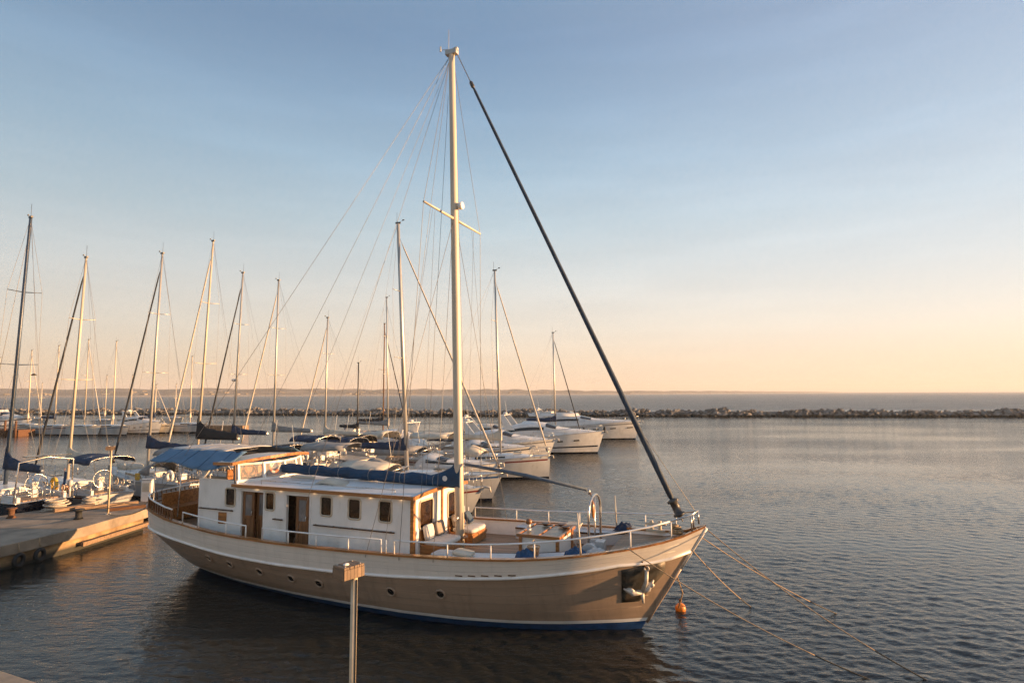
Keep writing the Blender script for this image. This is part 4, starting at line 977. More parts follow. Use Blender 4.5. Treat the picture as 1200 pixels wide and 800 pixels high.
def sailboat(label, loc, hd, J, E, B, top, rake=.03, fb=1.1, hullm='gel', stripe='navyhull', mastm='alu', cover='navy', jib='furlwhite', boomz=2.7, boomL=None, wheel=True, bimini=None, hood=None,
             detail=2, covh=.60, seed=0, mr=.085, spr=2, group='sailing boats along the pontoon', radar=False, name='sailing_yacht', arch=False, stem=.75):
    r = random.Random(seed); rz = math.atan2(hd[1], hd[0])
    t = thing(name, label, 'sailing boat', (loc[0], loc[1], 0), rz, group)
    hp, zr = boat_hull(t, J, E, B, fb, M[hullm], M[stripe], stem=stem, smat=None if hullm == 'navyhull' else M[('navyhull', 'stripeblue', 'stripered', 'gel3', 'stripeblue')[seed % 5]], sfr=(.80, .72, .84)[seed % 3])
    L = J+E; boomL = boomL or E*.72
    # coachroof
    xa, xc = -.30*E, J*.62; rows = []
    zc = lambda x: zr((x+E)/L)
    for f_ in (0, .08, .3, .6, .85, 1):
        x = xa+(xc-xa)*f_; hw = B*(.33-.16*f_**2); h = .42*(1-.75*f_**2)*(0.98 if f_ else .95)
        z0 = zc(x)-.03
        rows.append([Vector((x, -hw, z0)), Vector((x, -hw*.93, z0+h*.8)), Vector((x, -hw*.7, z0+h)), Vector((x, 0, z0+h+.05)), Vector((x, hw*.7, z0+h)), Vector((x, hw*.93, z0+h*.8)), Vector((x, hw, z0))])
    b = MB().grid(rows, True); b.poly(rows[0]); b.poly(rows[-1][::-1]); cr_ = b.build('coachroof', M['gel'], t)
    for sd in (-1, 1):
        w_ = MB(); pts = []
        for f_ in (.1, .3, .6):
            x = xa+(xc-xa)*f_; hw = B*(.33-.16*f_**2); h = .42*(1-.75*f_**2); z0 = zc(x)-.03
            pts.append((Vector((x, sd*(hw*.975+.012), z0+h*.30)), Vector((x, sd*(hw*.945+.012), z0+h*.68))))
        w_.grid([[p[0] for p in pts], [p[1] for p in pts]], False); w_.build('window', M['glass'], cr_)
    if detail > 1:
        MB().box((xc*.55, 0, zc(xc*.55)+.36), (.55, .55, .06)).build('hatch', M['glass'], cr_, bevel=.01)
    # cockpit
    b = MB()
    for sd in (-1, 1): b.box((-.62*E, sd*B*.29, zc(-.6*E)+.13), (E*.6, .16, .28))
    b.build('coaming', M['gel'], t, bevel=.03) if detail < 2 else None
    if detail > 1:
        for sd in (-1, 1): MB().box((-.62*E, sd*B*.29, zc(-.6*E)+.13), (E*.6, .16, .28)).build('coaming', M['gel'], t, bevel=.03)
        MB().box((-.62*E, 0, zc(-.6*E)+.065), (E*.58, B*.46, .05)).build('cockpit_floor', M['teak'], t)
        wz = zc(-.75*E)
        if wheel:
            b = MB().ring((-.76*E, 0, wz+.72), .48, .02, 'X', 22, 6)
            for k in range(6): a = k*math.pi/3; b.tube([(-.76*E, 0, wz+.72), (-.76*E, .48*math.cos(a), wz+.72+.48*math.sin(a))], .012, 5)
            whl = b.build('steering_wheel', M['steel'], t)
            MB().box((-.72*E, 0, wz+.42), (.26, .3, .8)).build('pedestal', M['gel'], t, bevel=.04)
        # pushpit and pulpit
        z = zc(-E)
        b = MB()
        for h in (.62, .34): b.tube([Vector((-E*.80, -B*.44, z+h)), Vector((-E+.12, -B*.36, z+h)), Vector((-E+.06, -B*.1, z+h))], .016, 5); b.tube([Vector((-E*.80, B*.44, z+h)), Vector((-E+.12, B*.36, z+h)), Vector((-E+.06, B*.1, z+h))], .016, 5)
        for x, y in ((-E*.80, .44), (-E+.12, .36), (-E+.06, .1)):
            for sd in (-1, 1): b.tube([(x, sd*B*y, z), (x, sd*B*y, z+.62)], .016, 5)
        b.build('pushpit', M['steel'], t)
        z = zc(J); b = MB()
        for h in (.6, .3):
            b.tube([Vector((J*.72, -B*.24, z+h-.06)), Vector((J*.95, -B*.09, z+h)), Vector((J+.08, 0, z+h+.03)), Vector((J*.95, B*.09, z+h)), Vector((J*.72, B*.24, z+h-.06))], .016, 6)
        for x, y in ((J*.72, .24), (J*.95, .09)):
            for sd in (-1, 1): b.tube([(x, sd*B*y, z-.15), (x, sd*B*y, z+.6)], .016, 5)
        b.build('pulpit', M['steel'], t)
        for sd in (-1, 1):
            us = [.16, .32, .48, .63, .77, .87]; P_ = [hp(u, zr(u), sd)*1 for u in us]
            for p in P_: MB().tube([p, p+Vector((0, -sd*.03, .6))], .012, 5).build('stanchion', M['steel'], t)
            b = MB()
            for h in (.58, .32): b.tube([p+Vector((0, -sd*.03, h)) for p in P_], .007, 4)
            b.build('guard_wire', M['wire'], t)
        MB().tube([(J-.12, 0, z+.0), (J+.22, 0, z-.02), (J+.26, 0, z-.22)], [.04, .05, .03], 6).build('anchor', M['galv'], t)
        if hood:
            canvas_arch('sprayhood', -.30*E-.35, -.30*E+.95, B*.31, zc(-.3*E)+.30, zc(-.3*E)+1.12, M[hood], t, nose=.55)
        if bimini:
            canvas_arch('bimini', -.95*E, -.52*E, B*.40, zc(-.7*E)+1.62, zc(-.7*E)+2.02, M[bimini], t)
        if arch:
            b = MB(); z = zc(-E)
            b.tube([Vector((-E+.3, -B*.36, z)), Vector((-E+.15, -B*.34, z+1.9)), Vector((-E+.1, 0, z+2.1)), Vector((-E+.15, B*.34, z+1.9)), Vector((-E+.3, B*.36, z))], .035, 8)
            b.build('stern_arch', M['steel'], t); MB().box((-E+.15, 0, z+2.16), (.6, B*.55, .04)).build('solar_panel', M['navyhull'], t)
        for sd in (-1, 1):
            for xx in (-.42, -.66): MB().tube([(xx*E, sd*B*.29, zc(xx*E)+.27), (xx*E, sd*B*.29, zc(xx*E)+.33), (xx*E, sd*B*.29, zc(xx*E)+.42)], [.08, .055, .075], 10).build('winch', M['steel'], t)
        if r.random() < .6:
            sd = r.choice((-1, 1)); zz = zc(-E)+.55
            b = MB().ball((-E+.02, sd*B*.30, zz+.16), (.15, .11, .17), 10, 7, sq=.7); b.tube([(-E+.02, sd*B*.30, zz+.1), (-E+.0, sd*B*.30, zz-.5)], [.06, .05], 6); b.build('outboard_motor', M[r.choice(['black', 'gel2', 'darkalu'])], t)
        if r.random() < .7:
            MB().box((-.58*E, 0, zc(-.58*E)+.55), (.8, .34, .05)).build('cockpit_table', M['varnish'], t, bevel=.01)
        for k in range(r.randint(1, 3)):
            MB().box((r.uniform(-.55, -.2)*E, r.choice((-1, 1))*B*.40, zc(-.4*E)+.24), (.34, .16, .42)).build('jerry_can', M[r.choice(['bluecloth', 'orange', 'yellowplastic', 'whiteplastic'])], t, bevel=.03)
        if r.random() < .45:
            b = MB(); b.tube([(-E+.02, -B*.2, zc(-E)+.2), (-E-.15, -B*.2, zc(-E)+1.5)], .014, 5); b.build('flag_staff', M['varnish'], t)
            MB().grid([[Vector((-E-.02-.12*k2/3-.5*j, -B*.2+.05*math.sin(j*5), zc(-E)+.75+.22*k2-.16*j)) for j in (0, .2, .4, .6)] for k2 in range(4)], True).build('flag', M[r.choice(['bluecloth', 'redcloth', 'redcloth'])], t)
        if r.random() < .4:
            b = MB().ball((J*.45, 0, zc(J*.4)+.32), (1.1, .55, .26), 14, 8, sq=.6); b.build('stowed_dinghy', M[r.choice(['greycan', 'gel2', 'cream'])], t)
        for k in range(2):
            b = MB(); c_ = (r.uniform(-.9, -.5)*E, r.choice((-1, 1))*B*.33, zc(-.6*E)+.45)
            for q in range(3): b.ring((c_[0], c_[1], c_[2]-.03*q), .17-.02*q, .028, 'Y', 12, 5)
            b.build('rope_coil', M['palerope'], t)
        # clutter that belongs to the stern: gas box, folded ladder
        if r.random() < .8: MB().box((-E+.16, B*.22, zc(-E)+.42), (.16, .42, .36)).build('stern_box', M['whiteplastic'], t, bevel=.02)
        if r.random() < .6:
            b = MB()
            for y in (-.16, .16): b.tube([(-E-.02, y, zc(-E)-.1), (-E+.02, y, zc(-E)+.85)], .018, 5)
            for k in range(4): b.tube([(-E, -.16, zc(-E)+.1+.22*k), (-E, .16, zc(-E)+.1+.22*k)], .014, 5)
            b.build('ladder', M['steel'], t)
    # mast
    foot = Vector((0, 0, zc(0)+.2)); tip = Vector((-rake*(top-foot.z), 0, top)); ml = lambda z: foot.lerp(tip, (z-foot.z)/(tip.z-foot.z))
    b = MB().tube([foot, ml(top*.6), tip], [mr, mr*.95, mr*.75], 10); mast = b.build('mast', M[mastm], t)
    b = MB(); b.box(tip+Vector((0, 0, .05)), (.34, .1, .1)); b.tube([tip+Vector((-.1, .03, 0)), tip+Vector((-.1, .03, .75))], .01, 4); b.tube([tip+Vector((.1, 0, .1)), tip+Vector((.36, 0, .2))], .01, 4); b.box(tip+Vector((.36, 0, .22)), (.14, .04, .07))
    b.build('masthead', M['darkalu'], mast)
    levels = ([.45, .72] if spr == 2 else [.58])[:spr]
    prev = {}
    for q in levels:
        c = ml(foot.z+(top-foot.z)*q); wsp = B*.30*(1.1-.45*q)
        for sd in (-1, 1):
            MB().tube([c, c+Vector((-.18, sd*wsp, .04))], [.03, .02], 6).build('spreader', M[mastm], mast)
            prev.setdefault(sd, []).append(c+Vector((-.18, sd*wsp, .04)))
    wr = .0085
    for sd in (-1, 1):
        ch = hp(.55, zr(.55), sd); ch = Vector((-.2, ch.y*.97, zc(0)))
        MB().tube([ch]+prev.get(sd, [])+[tip], wr, 4).build('shroud', M['wire'], t)
        if detail > 1: MB().tube([ch+Vector((-.4, 0, 0)), ml(foot.z+(top-foot.z)*levels[0]-.1)], wr, 4).build('shroud', M['wire'], t)
    MB().tube([tip, Vector((-E+.08, 0, zc(-E)+.1))], wr, 4).build('backstay', M['wire'], t)
    bowp = Vector((J-.15, 0, zc(J)+.1)); hd_ = ml(foot.z+(top-foot.z)*.95)
    MB().tube([hd_, bowp], .012, 4).build('forestay', M['wire'], t)
    if jib:
        P0 = hd_.lerp(bowp, .035); P1 = hd_.lerp(bowp, .955)
        g = MB().tube([P0, P0.lerp(P1, .03), P0.lerp(P1, .5), P0.lerp(P1, .93), P1], [.02, .045, .06, .075, .05], 8).build('furled_genoa', M[jib], t)
        MB().tube([hd_.lerp(bowp, .965), hd_.lerp(bowp, .985)], .10, 10).build('furler_drum', M['darkalu'], g)
    # boom and stowed sail
    b = MB().tube([ml(boomz)+Vector((-.1, 0, 0)), Vector((-boomL, 0, boomz+.12))], .06, 8); bm = b.build('boom', M[mastm], t)
    if cover:
        rows = []; n = 12
        for k in range(n+1):
            f_ = k/n; x = (ml(boomz).x+.12)*(1-f_)-boomL*.97*f_; hi = covh*(.85*math.exp(-f_/.10)+.62-.30*f_)*(1+.07*math.sin(k*2.1+seed)); wd = .17-.06*f_
            rows.append([Vector((x, wd*math.sin(a)*(1 if math.cos(a) < .2 else .75), boomz+.10*f_+(hi if math.cos(a) > 0 else .12)*math.cos(a))) for a in [2*math.pi*j/10 for j in range(10)]])
        b = MB().grid(rows, True, closeu=True); b.poly(rows[0][::-1]); b.poly(rows[-1]); b.build('sail_cover', M[cover], bm)
    MB().tube([Vector((-boomL*.95, 0, boomz+.15)), tip+Vector((-.1, 0, 0))], .006, 4).build('topping_lift', M['wire'], t)
    MB().tube([ml(boomz+.1)+Vector((-.11, .02, 0)), ml(top-.3)+Vector((-.12, .02, 0))], .006, 4).build('halyard', M['palerope'], t)
    if radar:
        c = ml(foot.z+(top-foot.z)*.42)+Vector((.28, 0, 0)); MB().ball(c, (.24, .24, .11), 12, 6).build('radar_dome', M['whiteplastic'], mast)
    return t
MATS['furlwhite'] = M['furlwhite'] = mat('rolled_genoa_canvas', (.56, .50, .42), .8, var=.12, scale=5, bump=.4, bscale=14, stretch=(1, 1, .3))
M['furldark'] = mat('dark_rolled_genoa', (.03, .035, .045), .75, var=.3, scale=5, bump=.4, bscale=14, stretch=(1, 1, .3))
LH, RH = (-.85, .53), (.97, -.22)
sailboat('dark hulled sailing yacht behind the pier at the left picture edge with navy boom cover', (-26.9, 32.2), LH, 4.2, 5.0, 3.3, 16.0, .069, 1.35, 'navyhull', 'taupe', 'bluemast', 'navy', None, 2.62, 4.4, seed=1, hood=None, mr=.10, covh=.80, arch=True)
sailboat('sailing yacht with dropped cream sail heaped at its mast foot and dark rolled jib', (-26.4, 36), LH, 4.9, 5.6, 3.0, 14.7, .055, 1.1, 'gel2', 'navyhull', 'sparwarm', 'cream', 'furldark', 2.75, 3.6, seed=2, covh=.62, bimini='navy')  # grey hull instead of white: shade put into the hull colour
sailboat('sailing yacht behind the blue awning with navy boom cover and navy bimini', (-24.1, 40), LH, 4.8, 5.6, 3.1, 15.9, .041, 1.1, 'gel2', 'navyhull', 'alu', 'navy', 'furldark', 3.0, 4.9, seed=3, bimini='greycan', hood='greycan', covh=.72)  # hull greyed to look shadowed, shade carried by its colour
sailboat('sailing yacht with thick black boom cover and pale rolled jib', (-22.7, 43.5), LH, 4.4, 6.0, 3.1, 17.6, .060, 1.1, 'gel3', 'navyhull', 'sparwarm', 'black', 'furlwhite', 3.35, 4.9, seed=4, covh=1.15, hood='navy')  # cream hull in place of white, toned down to suggest shade
sailboat('sailing yacht with dark rolled jib and navy cover, right of the black covered boom', (-22.0, 47.5), LH, 4.2, 6.6, 3.0, 16.1, .037, 1.1, 'gel2', 'navyhull', 'alu', 'navy', 'furldark', 3.4, 4.3, seed=5, hood='black', radar=True)
sailboat('sailing yacht with grey boom cover, navy bimini and pale rolled jib', (-20.0, 50.5), LH, 4.7, 7.0, 3.2, 16.1, .004, 1.15, 'gel', 'navyhull', 'alu', 'greycan', 'furlwhite', 3.4, 4.8, seed=6, bimini='navy', hood='navy', arch=True)
sailboat('sailing yacht with cream boom cover, farthest right of the left row', (-17.7, 57), LH, 3.9, 7.0, 3.2, 13.7, .0, 1.1, 'gel', 'navyhull', 'alu', 'cream', 'furlwhite', 2.7, 4.6, seed=7, hood='cream')
sailboat('small sailing boat with the shortest dark mast and black boom cover', (-18.0, 70), (.85, -.53), 3.2, 4.6, 2.7, 10.0, .0, 1.0, 'gel2', 'navyhull', 'darkalu', 'black', None, 2.5, 3.0, seed=8, wheel=False, spr=1)
sailboat('sailing yacht with brown wooden mast and dark boom cover', (-16.3, 76), (.85, -.53), 4.4, 6.0, 3.0, 15.3, .0, 1.1, 'gel3', 'navyhull', 'woodmast', 'black', 'furldark', 2.9, 4.4, seed=9, spr=1)
sailboat('sailing yacht whose mast rises just right of the brown mast', (-14.2, 69), (.9, -.4), 4.2, 6.2, 3.1, 17.6, .03, 1.1, 'gel', 'navyhull', 'alu', 'greycan', None, 2.9, 4.6, seed=10, hood='navy')
sailboat('grey white sailing yacht lying directly behind the deckhouse with tall white mast', (-6.6, 38), RH, 6.2, 7.0, 3.5, 17.5, .052, 1.3, 'gel2', 'navyhull', 'alu', 'navy', 'furlwire', 3.0, 3.2, seed=11, hood='greycan', bimini='greycan', mr=.13, covh=.75)
sailboat('grey white sailing yacht with pale rolled jib and its plumb bow towards open water', (-.9, 47), RH, 3.9, 7.4, 3.6, 16.2, .033, 1.35, 'gel2', 'navyhull', 'alu', 'cream', 'furlwhite', 2.9, 4.6, seed=12, hood='cream', bimini='cream', mr=.09, stem=.12)
sailboat('sailing boat between the two motor yachts with navy boom cover and navy rolled jib', (5.4, 75), RH, 3.3, 6.0, 3.0, 14.0, .018, 1.05, 'gel', 'navyhull', 'alu', 'navy', 'furldark', 3.0, 3.8, seed=13, mr=.09, spr=1)
# far row on the second pontoon
FARG = 'small sailing boats on the far left pontoon'
for k, (x, y, tp, hm, cv, lab) in enumerate((
    (-85.8, 100, 12.5, 'gel', 'navy', 'far sailing boat at the left edge beside the white workboat'),
    (-80.9, 100.5, 13.8, 'gel3', 'cream', 'far sailing boat with mast just above the rusty float'),
    (-73.7, 97, 14.3, 'gel2', 'navy', 'far grey sailing boat right of the rusty float'),
    (-68.2, 96, 15.2, 'gel', 'greycan', 'far white sailing boat, third mast from the far left'),
    (-63.7, 96, 14.9, 'gel2', 'cream', 'far sailing boat with dark stay beside the lamp post top'),
    (-60.0, 101, 8.0, 'gel3', 'navy', 'far small cruiser with short mast behind the lamp post'),
    (-54.6, 102, 12.8, 'gel2', 'cream', 'far grey sailing boat alone at the right end of the far pontoon'))):
    sailboat(lab, (x, y), (.93, -.37), 4.0, 5.2, 3.0, tp, .01, 1.25, hm, 'navyhull', 'sparwarm', cv, 'furlwhite' if k % 2 else None, 2.6, 3.6, detail=1, seed=20+k, spr=1, group=FARG, mr=.10)
for k, (x, y, tp, lab) in enumerate(((-102, 130, 8.8, 'distant sailing boat at far left with pale short mast'), (-82.6, 122, 10.2, 'distant sailing boat seen between the left masts'), (-81.2, 128, 10.4, 'distant sailing boat, right of the middle one in the distance'), (-74.0, 132, 8.6, 'distant sailing boat nearest the breakwater end'))):
    sailboat(lab, (x, y), (.8, -.6), 3.6, 4.6, 2.8, tp, .01, 1.1, 'gel', 'navyhull', 'sparwarm', 'cream', None, 2.4, 3.2, detail=1, seed=40+k, spr=1, group='distant sailing boats before the breakwater', mr=.09)

def motor_yacht(label, loc, hd, L, B, fb, seed=0, fly=False, hullm='gel', roof='hard', canvas='greycan', ang=None, group='motor boats along the pontoon', h=1.0, portlights=3):
    rz = math.atan2(hd[1], hd[0]); t = thing('motor_yacht', label, 'motor boat', (loc[0], loc[1], 0), rz, group)   # origin under the bow
    J, E = 0., L
    hp, zr = boat_hull(t, J, E, B, fb, M[hullm], M['navyhull'], tr=.44, sh=(.82, .95, 1.35), smat=M[('stripeblue', 'navyhull', 'greycan', 'stripered')[seed % 4]], sfr=(.86, .30, .84)[seed % 3])
    dk = lambda x: zr((x+L)/L)
    # superstructure lofted along the boat
    PR = [(-.93, .40, .0), (-.92, .40, .75), (-.80, .41, 1.05), (-.66, .41, 1.35), (-.56, .40, 1.42), (-.47, .385, 1.25), (-.36, .35, .72), (-.24, .27, .42), (-.12, .16, .22), (-.05, .08, .04)]
    if roof == 'open': PR = [(-.62, .40, .0), (-.615, .40, .55), (-.58, .40, .95), (-.53, .39, 1.05), (-.46, .375, .82), (-.36, .35, .52), (-.24, .27, .36), (-.12, .16, .2), (-.05, .08, .04)]
    def cs(fx, hw, hh, off=0.):
        x = fx*L; z0 = dk(x)-.04; w_ = hw*B; hh = hh*h
        return [Vector((x, -(w_+off), z0)), Vector((x, -(w_*.96+off), z0+hh*.35)), Vector((x, -(w_*.86+off), z0+hh*.8)), Vector((x, -w_*.66, z0+hh+off)), Vector((x, 0, z0+hh*1.05+off)), Vector((x, w_*.66, z0+hh+off)), Vector((x, w_*.86+off, z0+hh*.8)), Vector((x, w_*.96+off, z0+hh*.35)), Vector((x, w_+off, z0))]
    rows = [cs(*p) for p in PR]
    b = MB().grid(rows, True); b.poly(rows[0]); cab = b.build('cabin', M[hullm if hullm != 'navyhull' else 'gel'], t)
    # windows: side strips and windscreen as dark glass proud of the shell
    i0 = 1 if roof == 'hard' else 2
    for sd in (0, 1):
        rr = []
        for p in PR[i0+1:i0+5]:
            c = cs(*p, off=.018); a_, b2 = (c[1], c[2]) if sd == 0 else (c[7], c[6])
            rr.append([a_.lerp(b2, .38), a_.lerp(b2, .84)])
        MB().grid(rr, True, flip=bool(sd)).build('side_window', M['glass'], cab)
    ws = [p for p in PR if (-.48 < p[0] < -.34)]
    if len(ws) >= 2:
        c0, c1 = cs(*ws[0], off=.02), cs(*ws[-1], off=.02)
        rr = [[c0[k].lerp(c1[k], .12) for k in range(2, 7)], [c0[k].lerp(c1[k], .85) for k in range(2, 7)]]
        MB().grid(rr, True).build('windscreen', M['glass'], cab)
    zt = dk(-.6*L)+1.42*h
    if fly:
        b = MB(); pts = [(-.86, .36), (-.60, .36), (-.50, .30), (-.47, .0), (-.50, -.30), (-.60, -.36), (-.86, -.36)]
        b.grid([[Vector((x*L, y*B, zt-.12)) for x, y in pts], [Vector((x*L-.25, y*B*.97, zt+.34)) for x, y in pts], [Vector((x*L-.27, y*B*.90, zt+.32)) for x, y in pts], [Vector((x*L, y*B*.94, zt-.05)) for x, y in pts]], True)
        b.build('flybridge', M['gel'], t)
        b = MB(); b.grid([[Vector((-.52*L, y*B, zt+.30)) for y in (-.25, -.12, 0, .12, .25)], [Vector((-.55*L, y*B*.92, zt+.58)) for y in (-.25, -.12, 0, .12, .25)]], True); b.build('fly_screen', M['glass'], t)
        MB().box((-.72*L, 0, zt+.3), (1.2, B*.5, .45)).build('fly_seat', M['cushion'], t, bevel=.05)
    # raked radar arch: two swept side fins joined by a cross beam
    xa = -.80*L if roof == 'hard' else -.64*L; za = (zt+.15) if roof == 'hard' else dk(xa)+1.35
    if roof == 'hard':
        for sd in (-1, 1):
            pts = [Vector((xa+1.3, sd*B*.40, dk(xa)+.9)), Vector((xa+.1, sd*B*.34, za+.62)), Vector((xa-.45, sd*B*.34, za+.66)), Vector((xa+.2, sd*B*.40, dk(xa)+.9))]
            MB().prism(pts, (0, -sd*.10, 0)).build('radar_fin', M['gel'], t, bevel=.02)
        b = MB().bar((xa-.18, -B*.345, za+.63), (xa-.18, B*.345, za+.63), .56, .09); b.build('arch_beam', M['gel'], t, bevel=.03)
        MB().ball((xa-.15, 0, za+.80), (.26, .26, .13), 12, 7).build('radar_dome', M['whiteplastic'], t)
    MB().tube([(xa-.1, B*.2, za+.4), (xa-.4, B*.2, za+2.2)], .014, 5).build('antenna', M['whiteplastic'], t)
    if roof == 'open':
        canvas_arch('cockpit_canopy', -.93*L, -.60*L, B*.41, dk(-.8*L)+1.05, dk(-.8*L)+1.75, M[canvas], t, nose=.25)
        b = MB(); zz = dk(-.55*L)+.95*h
        b.tube([Vector((-.60*L, -B*.40, zz)), Vector((-.55*L, -B*.36, zz+.38)), Vector((-.52*L, 0, zz+.46)), Vector((-.55*L, B*.36, zz+.38)), Vector((-.60*L, B*.40, zz))], .03, 6); b.build('screen_frame', M['steel'], t)
    # bow rail
    b = MB(); us = [.45, .58, .7, .8, .88, .94, .985]
    P_ = [hp(u, zr(u), -1)*1 for u in us]+[hp(u, zr(u), 1)*1 for u in reversed(us)]
    b.tube([p+Vector((0, -.06 if p.y > 0 else .06, .62)) for p in P_], .018, 6)
    for p in P_: b.tube([p+Vector((0, -.06 if p.y > 0 else .06, 0)), p+Vector((0, -.06 if p.y > 0 else .06, .62))], .014, 5)
    b.build('bow_rail', M['steel'], t)
    MB().tube([(-.15, 0, dk(0)+.02), (.3, 0, dk(0)), (.36, 0, dk(0)-.25)], [.05, .06, .04], 6).build('anchor', M['galv'], t)
    MB().box((-L-.35, 0, .45), (.8, B*.8, .1)).build('bathing_platform', M['teak'], t, bevel=.02)
    for k in range(portlights):
        for sd in (-1, 1):
            u = .52+.13*k; p = hp(u, zr(u)*.66, sd); q = hp(u+.045, zr(u+.045)*.66, sd); o_ = Vector((0, sd*.02, 0))
            MB().bar(p+o_, q+o_, .02, .14).build('portlight', M['glass'], t)
    return t, hp, zr
Y1 = motor_yacht('white motor yacht with raked windscreen, bow nearer than the largest motor yacht', (9.9, 64.9), RH, 13.5, 4.2, 1.75, 1, fly=False, h=1.15)
Y2 = motor_yacht('largest white motor yacht lying farthest out before the breakwater', (17.9, 84), RH, 18, 5.0, 1.9, 2, fly=True, h=1.05, portlights=4)
motor_yacht('small open motor boat with pale canopy close behind the main mast', (-1.5, 32.4), RH, 8.6, 3.0, 1.1, 3, roof='open', canvas='cream', hullm='gel2')
motor_yacht('motor boat with grey canopy between the two nearer sailing yachts', (-.9, 42.2), RH, 9.5, 3.2, 1.2, 4, roof='open', canvas='greycan')
motor_yacht('motor boat with navy canopy just beyond the plumb bowed yacht', (1.8, 53), RH, 10, 3.4, 1.35, 5, roof='open', canvas='navy')
motor_yacht('motor cruiser with hard top beyond the navy canopied boat', (4.2, 58.6), RH, 11, 3.6, 1.5, 6, roof='hard')
motor_yacht('motor cruiser stern to the pontoon, right behind the blue boom cover', (-8.6, 33.8), (.9, -.43), 8.2, 3.0, 1.1, 7, roof='open', canvas='navy')
motor_yacht('far motor cruiser hiding behind the tall white mast', (2.4, 70.5), RH, 10, 3.5, 1.5, 8, roof='hard', hullm='gel3')
motor_yacht('white workboat lying at the rusty float on the far left', (-80.5, 101), (.98, -.2), 13, 4.2, 2.0, 9, fly=True, h=1.2)
motor_yacht('far motor boat with low cabin right of the far sailing boats', (-57.2, 98.5), (.95, -.3), 9, 3.2, 1.5, 10, roof='hard', group='motor boats along the far pontoon')

# ------------------------------------------------------------------ piers, quay and what stands on them
def slab(name, pts, z1, lip, m, mf, t):
    n = len(pts); c = sum((Vector((*p, 0)) for p in pts), Vector())/n
    MB().prism([(p[0], p[1], z1-lip) for p in pts], (0, 0, lip)).build('deck_slab', m, t, bevel=.03)
    inn = [Vector((*p, 0)) for p in pts]; inn = [p+(c-p).normalized()*.22 for p in inn]
    MB().prism([(p.x, p.y, -1.0) for p in inn], (0, 0, z1-lip+1.0-.004)).build('pier_wall', mf, t)
t = thing('concrete_pier', 'weathered concrete pier on the left with a sunlit end face', 'pier', (0, 0, 0))
PIER = [(-21.4, 12), (-18.78, 22.43), (-18.0, 25.48), (-17.66, 29.6), (-19.6, 31.1), (-21.9, 31.0), (-23.5, 28.0), (-25.9, 23.5), (-32, 12)]
slab('pier', PIER, .95, .42, M['concrete'], M['wetconc'], t)
b = MB().bar((-17.93, 25.5, .26), (-17.58, 29.4, .26), .12, .16); b.build('timber_fender_rail', M['oldwood'], t)
t = thing('floating_pontoon', 'long floating pontoon running out between the two rows of boats', 'pontoon', (0, 0, 0))
pl = [(-20.6, 31.3), (-13.6, 45), (-4.2, 84), (2.0, 110)]; wv = Vector((1.25, -.4, 0))
for a, c in zip(pl, pl[1:]):
    MB().prism([(a[0]-1.2, a[1]+.35, .1), (a[0]+1.2, a[1]-.35, .1), (c[0]+1.2, c[1]-.35, .1), (c[0]-1.2, c[1]+.35, .1)], (0, 0, .45)).build('walkway', M['oldwood'], t)
t = thing('far_pontoon', 'distant pontoon behind the far left boats', 'pontoon', (0, 0, 0))
MB().prism([(-92, 110, .0), (-47, 105, .0), (-47, 107.5, .0), (-92, 112.5, .0)], (0, 0, .9)).build('walkway', M['oldwood'], t)
t = thing('rusty_float', 'rusty brown float with piles at the far left under the white workboat', 'float', (-79.5, 95.2, 0), R(-15))
MB().box((0, 0, .35), (7.5, 2.6, 1.3)).build('float_body', M['rust'], t, bevel=.05)
for x in (-3.4, -1.1, 1.2, 3.4): MB().cyl((x, -1.45, -.5), .16, 2.9, 8).build('pile', M['rust'], t)
t = thing('quay', 'lit stone quay corner at the bottom left of the picture', 'quay', (0, 0, 0))
Q = [(-17, 15.6), (-10.42, 12.62), (-2.26, 8.95), (9, 3.9), (9, -10), (-20, -10)]
slab('quay', Q, .95, .35, M['sandstone'], M['wetconc'], t)

def light_post(label, loc, h, rz):
    ox, oy = -.05, .065
    t = thing('light_post', label, 'post', loc, rz, 'wood topped light posts')
    MB().cyl((0, 0, 0), .045, h, 14).build('pole', M['polewood'], t); MB().cyl((0, 0, 0), .12, .03, 14).build('foot_plate', M['galv'], t)
    b = MB()
    for k in range(4): b.box((ox-.128+.085*k, oy, h+.085), (.08, .26, .035))
    b.build('top_boards', M['boxwood'], t, bevel=.006)
    b = MB(); b.box((ox, oy-.125, h+.0), (.34, .02, .135)); b.box((ox, oy+.125, h+.0), (.34, .02, .135)); b.box((ox-.165, oy, h), (.02, .23, .135)); b.box((ox+.165, oy, h), (.02, .23, .135)); b.box((ox, oy, h-.02), (.31, .23, .08))
    b.build('lamp_box', M['boxwood'], t, bevel=.005)
    MB().tube([(.0, -.05, .1), (.0, -.05, h-.1)], .012, 6).build('cable', M['rubber'], t)
    for k in (-1, 1):
        for q in (-1, 1): MB().cyl((ox+.125*k, oy+.09*q, h+.102), .012, .008, 8).build('bolt', M['galv'], t)
    MB().ball((ox-.06, oy-.02, h+.112), (.05, .035, .02), 8, 5).build('droppings', M['whiteplastic'], t)
    return t
light_post('tall foreground light post with boxy wooden top on the quay', (-2.20, 8.55, .95), 3.08, R(52))
light_post('light post with flat wooden top on the concrete pier at left', (-18.78, 28.3, .95), 3.0, R(20))
